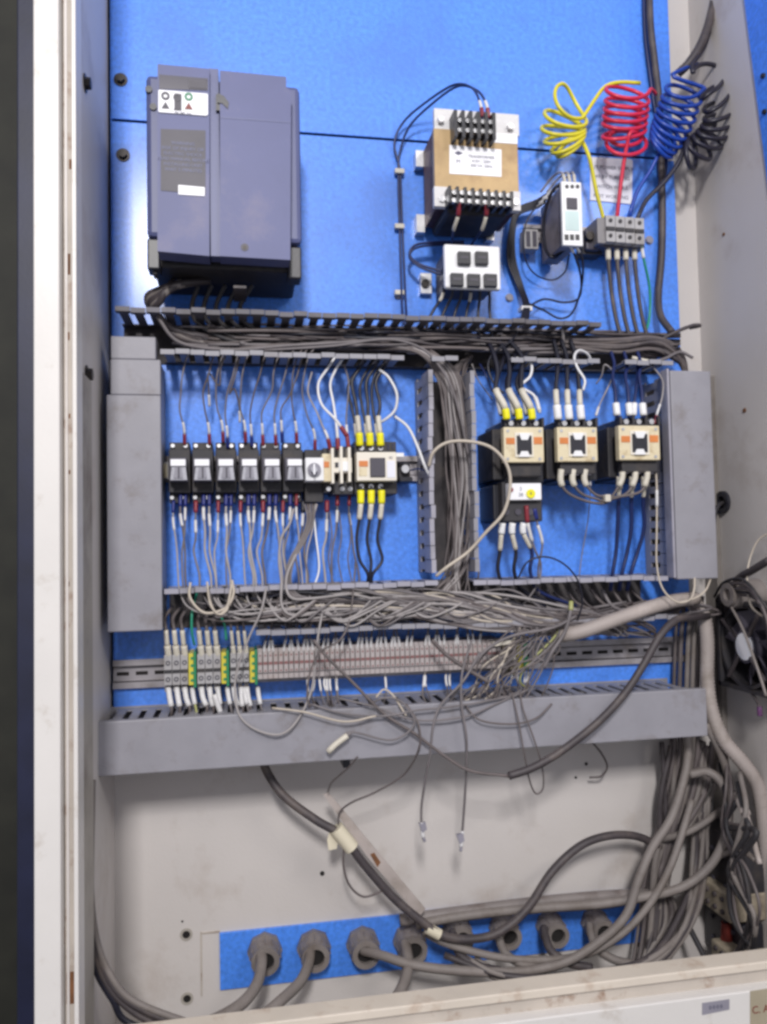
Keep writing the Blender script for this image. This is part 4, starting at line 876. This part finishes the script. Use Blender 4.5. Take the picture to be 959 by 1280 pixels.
# ================================================================== TERMINAL ROW WIRES
for k, (x, w_, g_) in enumerate(grp):
    xm = x+w_/2; c_ = ordn[k % 3]
    cable(f'{c_} sleeved wire entering the {g_} grey terminal group from above', [(xm+1,822,.05),(xm-1,806,.055),(xm-3,786,.06),(xm-4,772,.05),(xm+6,758,.04)], 2.2 if k < 6 else 1.6, WG2, group='wires entering the large terminals from above', start=[('', None, 2, 1), ('boot', SLVC, 14, 1.9), ('marker_sleeve', SLVC, 20, 1.35)])
    cable(f'{c_} sleeved wire leaving the {g_} grey terminal group downwards', [(xm,856,.045),(xm+2,872,.05),(xm+4+rnd.uniform(-2, 4),886,.055),(xm+4,900,.05),(xm+8,912,.04)], 1.8, WG2, group='wires leaving the large terminals below', start=[('', None, 3, 1), ('marker_sleeve', SLV, 24, 1.9)])
for i, x in enumerate((240, 272, 284, 305, 322)):
    cable(['yellow green wire with white sleeve below the first earth terminal', 'white sleeved wire just left below the second earth terminal', 'white sleeved wire just right below the second earth terminal', 'white sleeved wire left below the third earth terminal', 'white sleeved wire right below the third earth terminal'][i], [(x,858,.045),(x+2,872,.055),(x+6,892,.06),(x+4,905,.05)], 1.5, WYG if i == 0 else WG, start=[('', None, 2, 1), ('marker_sleeve', SLV, 22, 1.9)])
cable('loose white sleeve hanging askew under the second group', [(268,868,.06),(272,880,.06),(277,894,.06)], 2.0, WG, start=[('marker_sleeve', SLV, 28, 1.7)])
for i in range(46):
    x = 324+i*6.1+rnd.uniform(-1, 1); y = 812-(x-322)*.035; dx = rnd.uniform(-5, 5)
    if rnd.random() < .12: continue
    cable('short sleeved wire standing in the slim terminals', [(x,y+6,.05),(x+dx*.4,y-6,.052),(x+dx,y-18,.056),(x+dx*.6+rnd.uniform(-3, 3),y-32,.06),(x+rnd.uniform(0, 20),y-48,.06)], 1.0, rnd.choice([WG, WG2]), group='sleeved wires above the slim terminals', start=[('', None, 2, 1), ('marker_sleeve', SLV, 16, 1.65)])
for i in range(20):
    x = rnd.choice([385, 392, 398, 404, 410, 420, 478, 530, 560])+rnd.uniform(-3, 3) if i < 14 else 610+rnd.uniform(0, 55); y = 846-(x-322)*.035
    cable('short sleeved wire hanging below the slim terminals', [(x,y,.05),(x+rnd.uniform(-2, 2),y+12,.055),(x+rnd.uniform(-5, 5),y+28,.06),(x+rnd.uniform(-4, 10),y+42,.06)], .95, rnd.choice([WG, WG2]), group='sleeved wires below the slim terminals', start=[('', None, 6, 1), ('marker_sleeve', SLV, 15, 1.6)])
# tangle at 560..700
T3 = Tangle()
for i in range(24):
    cx0 = rnd.uniform(600, 690); 
    pts = [(rnd.uniform(640, 725),rnd.uniform(760, 800),.08),(cx0+rnd.uniform(-10, 30),rnd.uniform(800, 825),.09),(cx0+rnd.uniform(-25, 10),rnd.uniform(830, 850),.09),(cx0+rnd.uniform(-45, 5),rnd.uniform(860, 880),.085),(cx0+rnd.uniform(-70, -10),rnd.uniform(872, 895),.08)]
    T3.add(pts, rnd.uniform(.9, 1.5), rnd.choice([WG, WG2, WG2, WG, WG2, CABD, WC]))
T3.make('wire_tangle', 'knot of thin dusty wires over the right end of the terminal row', 'wire tangle')
cable('yellow green wire crossing out of the tangle', [(660,862,.07),(650,850,.08),(660,830,.085),(690,800,.085),(700,785,.08)], 1.5, WYG)
cable('wire with a yellowish end standing above the tangle', [(714,752,.09),(713,765,.095),(706,790,.095),(690,815,.095),(680,835,.09)], 2.4, WG, start=[('marker_sleeve', WYG, 12, 1.3)])
cable('pale double wire slanting from the tangle to the upper right', [(560,880,.09),(580,850,.095),(605,815,.10),(640,795,.10),(690,785,.10),(720,770,.09)], 2.0, WG)
cable('dark wire sweeping from the terminals to the cut cable end', [(392,800,.09),(410,822,.10),(440,852,.105),(480,892,.108),(520,918,.11),(560,948,.112),(590,964,.112),(636,970,.112)], 2.0, WG2)
cable('dark wire rising from the terminals left of the sweep', [(445,700,.07),(438,770,.09),(425,800,.1),(400,815,.1),(388,840,.1),(384,870,.1),(388,884,.1)], 1.2, WG2)
cable('thick dark wire crossing the tangle at its left side', [(540,800,.1),(560,820,.1),(590,840,.1),(610,852,.1)], 2.6, WG2)
for i, (pts, m_) in enumerate((([(388,880,.10),(430,892,.105),(480,895,.11),(520,888,.11),(560,884,.11),(600,878,.105),(640,870,.10)], WG),
        ([(420,872,.1),(470,884,.108),(520,900,.11),(580,896,.11),(620,880,.1),(660,862,.1)], WG),
        ([(460,880,.1),(485,872,.108),(505,880,.11),(518,905,.112),(490,925,.112),(440,915,.11),(425,925,.11)], WG),
        ([(580,880,.1),(600,900,.11),(640,905,.11),(670,898,.11),(690,880,.1)], WG2),
        ([(340,885,.1),(380,890,.11),(430,902,.112),(470,895,.11)], WC),
        ([(470,872,.1),(480,862,.1),(492,870,.105),(508,895,.11)], WC))):
    cable(['pale wire lying across the top of the bottom duct cover', 'grey wire drooping over the bottom duct cover', 'curled grey wire on the left half of the bottom duct cover', 'grey wire sagging below the tangle on the duct cover', 'cream wire lying along the duct edge under the terminals', 'short cream wire curling up from the duct edge'][i], pts, 1.3, m_)
# ================================================================== HANGING LEADS
lead_end = [('lug', STK, 6, 1.2), ('crimp', SLV, 8, 1.7), ('', None, 3, 1), ('marker_sleeve', SLV, 8, 1.5)]
cable('left of two thin leads hanging with a lug over the back wall', [(600,815,.10),(580,850,.105),(552,880,.11),(542,905,.112),(538,940,.11),(532,975,.10),(527,1010,.09),(528,1040,.085),(531,1052,.085)], 1.6, WG, end=lead_end)
cable('right of two thin leads hanging with a lug over the back wall', [(590,800,.10),(578,840,.105),(577,880,.11),(583,920,.112),(583,960,.10),(581,1000,.09),(578,1040,.085),(576,1064,.085)], 1.6, WG, end=lead_end)
for x, y in ((529, 1034), (576, 1048)):
    tag(B().pprism([(x-5,y-4),(x+3,y-6),(x+5,y+3),(x-1,y+7)], .084, .089).make('connector', STK), f'small grey connector clipped on the {"left" if x < 550 else "right"} hanging lead', 'connector')
cable('thin dark loop hanging below the bottom duct cover', [(640,865,.10),(648,900,.112),(655,940,.112),(662,975,.10),(670,992,.095),(679,985,.095),(678,960,.1),(668,925,.112),(655,890,.11),(650,865,.1)], 1.1, WG2)
cable('short dark hook of wire under the duct at right', [(738,925,.02),(752,942,.01),(759,958,.0),(752,970,-.01),(737,972,-.015)], 1.5, WG2)
cable('sleeved stub lying on the bottom duct cover at left', [(440,915,.11),(428,924,.11),(419,931,.11),(410,940,.11)], 2.0, WG, end=[('marker_sleeve', SLVC, 30, 1.9)])
cable('thin wire curling round the taped metal strip', [(508,880,.10),(523,905,.112),(524,935,.11),(505,968,.08),(470,990,.06),(440,1003,.05),(425,1015,.045),(423,1030,.045)], 1.3, WG2)
cable('thin wire rising from the strip top to the duct', [(410,990,.05),(415,978,.06),(435,960,.085),(447,946,.1)], 1.1, WG2)
cable('thin wire hanging in a bow below the taped joint', [(430,1055,.045),(430,1085,.04),(438,1108,.035),(455,1121,.035),(478,1114,.04)], 1.5, WG2)
tag(B().pbox(429, 948, 438, 960, .0, .06, .001).make('plastic_plug', BLK), 'small black plug under the bottom duct', 'plug')
# taped strip
s = thing('metal_strip', 'narrow bare metal strip taped along the dark cable', 'metal strip', P(465, 1070, .04))
B().pprism([(404,993),(411,991),(470,1062),(532,1136),(524,1146),(460,1072)], .034, .037).make('strip', CABL, s)
B().pprism([(463,1068),(468,1066),(476,1078),(472,1084)], .037, .0378).make('rust_patch', RUST, s)
pa, pb = P(420, 1035, .043), P(440, 1060, .042)
tp = B().cyl(pa, pb-pa, .0105, .0105, (pb-pa).length, 14).pprism([(413,1036),(424,1046),(421,1061),(411,1063),(409,1050)], .040, .0412).make('tape', TAPE); tag(tp, 'cream paper tape wrapped round the dark cable and strip', 'tape')
# ================================================================== BOTTOM CABLES
DC = 'cable'
cable('thick dark cable falling from the bottom duct along the taped strip', [(328,945,.02),(334,965,.02),(355,995,.03),(395,1025,.04),(428,1045,.043),(455,1080,.04),(490,1120,.04),(525,1150,.045),(555,1170,.05),(590,1174,.05),(625,1165,.05),(660,1135,.045),(690,1090,.04),(725,1058,.035),(760,1045,.03),(795,1045,.02),(825,1058,.01)], 5.6, CABD, DC, 'cable')
tag(B().cyl(P(534, 1160, .046), P(556, 1172, .05)-P(534, 1160, .046), .0075, .0075, .020, 14).make('tape', TAPE), 'second cream tape band on the dark cable above the glands', 'tape')
tag(B().cyl(P(640, 970, .112), (1, 0, .2), .004, .004, .004, 10).make('cable_end', HOLE), 'dark cut end of the diagonal cable below the duct cover', 'cable end')
cable('long grey cable slanting down from the right across the duct cover', [(885,770,.05),(865,772,.08),(845,775,.10),(825,795,.112),(805,830,.116),(780,868,.118),(745,905,.12),(700,940,.118),(665,960,.115),(636,970,.112)], 5.0, CABD, DC, 'cable')
cable('thick pale sheathed bundle rising to the right over the middle duct', [(690,796,.07),(725,790,.09),(765,776,.095),(805,762,.09),(840,752,.08),(870,748,.06)], 9.5, CABL, DC, 'cable')
cable('pale corrugated conduit coming down right of the ducts', [(862,752,.03),(878,765,.04),(884,800,.045),(884,850,.05),(890,890,.06),(905,925,.07),(930,955,.08),(948,985,.08),(955,1030,.08),(958,1090,.07),(960,1150,.06)], 9.5, CABL, 'conduit', 'conduit', rib=.07, sides=12)
for i, (x, m_, r2_) in enumerate(((852, WG2, 3.2), (861, CABG, 3.6), (868, CABG, 3.4), (874, WG2, 3), (845, WG2, 2.4))):
    cable('grey cable running down behind the right end of the bottom duct', [(x+4,745,.02),(x,790,.02),(x-2,840,.02),(x-3,890,.015),(x-2,940,.01),(x-14,1000,.005),(x-30,1060,.0),(x-42,1120,.0),(x-50,1180,.01),(x-60,1240,.03)], r2_, m_, DC, 'cable', group='cables behind the bottom duct at right')
for i in range(16):
    x = 850+i*4+rnd.uniform(-6, 6)
    cable('dark dusty cable in the lower right corner', jit([(x-20+i*.4,930,.0),(x-25,1000,.005),(x-30-i*3,1080,.01),(x-35-i*2,1150,.015),(x-45-i*3,1210,.03),(x-60,1260,.05)], 8), rnd.uniform(3.2, 4.8), rnd.choice([CABG, CABG, CABD, WG2]), DC, 'cable', group='dusty cables in the lower right corner')
cable('grey cable bowing down from the bottom duct to the third gland', [(860,915,.03),(858,960,.04),(840,1020,.05),(815,1060,.055),(798,1100,.06),(782,1145,.065),(745,1180,.07),(700,1205,.07),(640,1215,.065),(570,1213,.06),(515,1206,.05),(480,1195,.03),(452,1188,.0)], 6.0, CABG, DC, 'cable')
cable('second grey cable curving along under the blue gland plate', [(865,1000,.04),(850,1050,.05),(835,1090,.055),(812,1130,.06),(780,1165,.06),(735,1192,.06),(680,1200,.055),(620,1196,.05),(560,1180,.04),(530,1165,.02)], 5.0, CABG, DC, 'cable')
cable('pale grey cable making a big loop at the right', [(862,968,.04),(885,965,.05),(903,980,.06),(911,1010,.065),(905,1050,.065),(885,1085,.06),(850,1110,.055),(800,1122,.05),(750,1130,.04),(690,1134,.03),(620,1140,.02),(560,1148,.015),(520,1156,.01)], 6.2, CABG, DC, 'cable')
cable('grey cable crossing behind the big loop', [(905,1010,.03),(870,1035,.035),(840,1046,.03),(812,1052,-.01)], 4.8, CABG, DC, 'cable')
cable('grey cable dropping right of the bottom duct end', [(882,905,.06),(898,935,.06),(910,970,.06),(912,1000,.055),(905,1030,.05)], 5.2, CABG, DC, 'cable')
cable('dark cable in front of the lower right corner post', [(862,1160,.03),(880,1195,.06),(895,1225,.09)], 4.0, BLKD, DC, 'cable')
for i in range(6):
    cable('dusty cable of the heap lying above the sill', jit([(560+i*8,1190+i*3,.04),(620+i*6,1215+i*4,.07),(690+i*5,1225+i*3,.09),(760,1215+i*4,.09),(820,1192+i*4,.08),(852+i*3,1150,.05),(866+i*3,1080,.01),(868+i*3,1000,-.01)], 5), rnd.uniform(3.5, 5), rnd.choice([CABG, CABD]), DC, 'cable', group='heap of cables above the sill')
cable('wide grey sheath lying over the upper edge of the blue gland plate', [(500,1150,.0),(560,1142,.005),(620,1134,.008),(690,1126,.01),(760,1120,.01),(810,1118,.01)], 8.0, GLD, DC, 'cable')
for i, (xa, xb) in enumerate(((110, 235), (104, 215), (100, 190), (97, 160))):
    cable(['innermost','second','third','outermost'][i]+' dark cable sweeping along the left bottom corner', [(116-i*1.5,975,.135),(114-i,1060,.15),(114-i,1120,.155),(121-i*2,1175,.155),(136-i*5,1215,.155),(165-i*8,1250,.155),(xb,1278,.155),(xb+70,1300,.155)], 3.6, (CABG, CABD, CABD, WB)[i], DC, 'cable')
# glands
def gland(px, py, label, size=1.0, tilt=0):
    c = P(px, py, BACK+.004); o = thing('cable_gland', label, 'cable gland', c, 'grey glands on the blue plate')
    R = 21*PX*1.08*size; ax = Vector((0, -1, 0))
    B().cyl(c, ax, R*1.0, R*1.0, .010, 8).make('lock_nut', GLD, o)
    B().cyl(c+ax*.010, ax, R*.92, R*.80, .020, 22).make('body', GLD, o)
    B().ring(c+ax*.030, ax, R*.50, R*.80, .008, 22).make('rim', CABG, o)
    B().cyl(c+ax*.0301, ax, R*.5, R*.5, .0012, 18).make('seal', HOLE, o)
    k = B()
    for i in range(12):
        a_ = 2*math.pi*i/12; p_ = c+Vector((math.cos(a_)*R*.86, 0, math.sin(a_)*R*.86)); k.cyl(p_+ax*.012, ax, R*.06, R*.05, .016, 5)
    k.make('ridge', GLD, o); return c+ax*.03
GL = [(331, 1186, 'leftmost cable gland on the blue plate'), (392, 1182, 'second cable gland from the left on the blue plate'), (453, 1178, 'third gland, its cable turning right'), (511, 1174, 'fourth gland from the left beside the taped cable'), (570, 1160, 'fifth gland half hidden under the cable heap'), (628, 1158, 'sixth gland from the left under the grey sheath'), (686, 1156, 'seventh gland from the left with a bent cable'), (742, 1152, 'rightmost gland near the corner of the blue plate')]
for i, (x, y, lb_) in enumerate(GL): gland(x, y, lb_, 1.0 if i < 4 else .9)
cable('grey cable bending left from the leftmost gland', [(326,1190,.0),(327,1205,.02),(322,1228,.05),(305,1252,.08),(275,1272,.10),(230,1290,.12)], 7.2, CABG, DC, 'cable')
cable('grey cable bending left from the second gland', [(388,1188,.0),(386,1203,.02),(376,1226,.05),(352,1250,.08),(325,1272,.10),(290,1292,.12)], 6.8, CABG, DC, 'cable')
cable('grey cable falling straight from the fourth gland', [(506,1178,.0),(509,1192,.02),(510,1212,.05),(500,1240,.08),(478,1268,.1)], 7.2, CABG, DC, 'cable')
for i, (x, y) in enumerate(((566, 1164), (622, 1162), (680, 1160), (737, 1156))):
    cable(['fifth', 'sixth', 'seventh', 'rightmost'][i]+' gland cable bending down right into the heap', [(x,y,.0),(x+2,y+12,.02),(x+10,y+30,.04),(x+32,y+44,.055),(x+60,y+50,.06)], 5.6, (CABD, CABG)[i % 2], DC, 'cable')

# ================================================================== SIDE WALL EQUIPMENT (right)
c = SW(934, 808, .03); fan = thing('cooling_fan', 'dark cooling fan with a white round hub sticker on the right side wall', 'fan', Vector((XR, c.y, c.z)))
def sbox(bb, x0_, x1_, y0, y1, z0, z1): 
    bb.box(x0_, x1_, -y1, -y0, z0, z1); return bb
R = .060; h = B()
for s0 in (-1, 1):
    h.box(XR-.036, XR-.002, -c.y+s0*(R+.002)-.003, -c.y+s0*(R+.002)+.003, c.z-R-.005, c.z+R+.005)
    h.box(XR-.036, XR-.002, -c.y-R-.005, -c.y+R+.005, c.z+s0*(R+.002)-.003, c.z+s0*(R+.002)+.003)
h.make('frame', BLKD, fan)
B().ring((XR-.034, c.y, c.z), (1, 0, 0), R-.004, R+.001, .030, 28).make('shroud', BLKD, fan)
B().cyl((XR-.006, c.y, c.z), (1, 0, 0), R-.002, R-.002, .004, 28).make('backing', HOLE, fan)
B().cyl((XR-.034, c.y, c.z), (1, 0, 0), .024, .024, .026, 22).make('hub', DGREY, fan)
B().cyl((XR-.0352, c.y, c.z), (1, 0, 0), .0195, .0195, .001, 24).make('hub_sticker', LABEL, fan)
bl0 = None
for i in range(7):
    a0 = i*2*math.pi/7; vs = []
    for xo in (0, .0015):
        for (rr, da, dx) in ((.022, 0, -.028), (.022, .45, -.012), (.054, .75, -.012), (.054, .15, -.030)):
            vs.append((XR+dx+xo, c.y+rr*math.cos(a0+da), c.z+rr*math.sin(a0+da)))
    q_ = B(); q_.raw(vs, [(0,1,2,3),(7,6,5,4),(0,4,5,1),(1,5,6,2),(2,6,7,3),(3,7,4,0)]); q_.make('blade', mat('blade%d' % i, (.10, .09, .115), .45) if i == 0 else bpy.data.materials['blade0'], fan)
for a0 in (.6, 2.2, 3.9, 5.4): 
    p1 = Vector((XR-.035, c.y+.02*math.cos(a0), c.z+.02*math.sin(a0))); p2 = Vector((XR-.035, c.y+.062*math.cos(a0), c.z+.062*math.sin(a0)))
    B().cyl(p1, p2-p1, .003, .003, (p2-p1).length, 8).make('strut', CABD, fan)
# pale motor block and cream wire above the fan
mb = thing('cable_clamp', 'pale rounded clamp on the side wall above the fan', 'clamp', SW(945, 742, .0))
pq = SW(948, 742, .0); B().cyl(pq, (-1, 0, 0), .022, .020, .045, 20).make('body', CABG, mb); B().ring(pq+Vector((-.045, 0, 0)), (-1, 0, 0), .009, .017, .006, 18).make('rim', CABG, mb)
def scable(label, pts, r, m, **k): return cable(label, [SW(x, y, o_) for x, y, o_ in pts], r, m, world=True, **k)
scable('cream wire bowing above the fan on the side wall', [(965,665,.02),(948,675,.03),(937,700,.04),(934,728,.05),(938,755,.05),(950,768,.05),(965,775,.04)], 1.3, WC)
scable('dark thick cable arching above the clamp on the side wall', [(905,780,.01),(912,750,.03),(922,725,.04),(942,712,.05),(962,700,.05)], 5, CABD, cat='cable', name='cable')
for i in range(5): scable('dark wire of the clutter round the fan rim', [(893+i*4,745+rnd.uniform(-5, 5),.03),(905+i*6,728+i*4,.045),(928+i*5,724+i*7,.055),(948+i*3,745+i*9,.055),(962,765+i*16,.05)], rnd.uniform(1.6, 3), rnd.choice([BLKD, CABD, WG2]), group='dark wires round the fan rim')
scable('thin grey wire crossing the fan', [(912,755,.045),(928,785,.05),(945,830,.05),(958,870,.05)], 1.8, CABG)
scable('grey cable left of the fan running down', [(896,760,.01),(895,820,.012),(893,880,.012),(900,930,.02)], 3, CABG, cat='cable', name='cable')
scable('black cable leaving the side wall hole', [(905,628,.0),(898,632,.02),(893,645,.03),(892,670,.035),(890,700,.04)], 3.0, BLKD, cat='cable', name='cable')
scable('violet capped wire below the fan', [(935,860,.03),(948,880,.035),(950,895,.035)], 2.0, WG2, end=[('cap', mat('violet', (.13, .05, .14), .4), 12, 1.7)])
# junction heap lower right: terminal socket blocks on the side wall
def sblock(name, label, cat, px, py, dy, dz, dx, m, parts=()):
    p_ = SW(px, py, 0); o = thing(name, label, cat, p_)
    bb = B().box(XR-dx, XR-.0006, -p_.y-dy/2, -p_.y+dy/2, p_.z-dz/2, p_.z+dz/2, .003); bb.make('body', m, o)
    for j in range(3):
        for k in range(2):
            B().cyl((XR-dx, p_.y+(j-1)*dy*.27, p_.z+(k-.5)*dz*.45), (-1, 0, 0), .004, .0036, .003, 10).make('screw', parts[0] if parts else DGREY, o)
    return o
sblock('junction_box', 'dark dusty junction box behind the big cable loop at right', 'junction box', 925, 1075, .12, .10, .045, BLKD)
sblock('socket_block', 'dusty tan socket block on the lower right side wall', 'socket', 940, 1120, .07, .04, .060, PCB, (CABD,))
sblock('lower_socket', 'small tan block touching the sill at the far right', 'socket', 950, 1192, .06, .03, .060, PCB, (CABD,))
sblock('relay_base', 'black relay base under the tan socket block', 'relay base', 930, 1165, .10, .07, .035, BLK)
pr = SW(908, 1163, .04); rp = thing('red_plug', 'small red plug hanging in the lower right corner', 'plug', pr); B().cyl(pr+Vector((0, 0, .012)), (0, 0, -1), .007, .009, .026, 12).make('body', REDP, rp); B().cyl(pr+Vector((0, 0, .02)), (0, 0, -1), .004, .004, .009, 10).make('neck', BLK, rp)
for i in range(7):
    scable('dusty cable tangled over the lower right junction box', [(905+rnd.uniform(-5, 20),930+i*12,.03+i*.004),(915+rnd.uniform(-10, 20),985+i*8,.06),(900+i*8+rnd.uniform(-8, 8),1040,.065),(920+rnd.uniform(-10, 20),1090,.07),(930+rnd.uniform(-20, 25),1150,.07),(905+i*9,1205,.06)], rnd.uniform(1.8, 4), rnd.choice([CABG, CABD, WG2, BLKD]), cat='cable', name='cable', group='cables over the junction box')
scable('pale plug end standing among the lower right cables', [(925,1000,.05),(935,1025,.06),(942,1050,.06),(950,1080,.06)], 3.5, CABL, cat='cable', name='cable', start=[('boot', CABL, 26, 1.9)])
scable('pale curved pipe above the tan socket block', [(885,1078,.05),(905,1068,.06),(925,1062,.065),(945,1075,.06)], 3.6, CABG, cat='cable', name='cable')
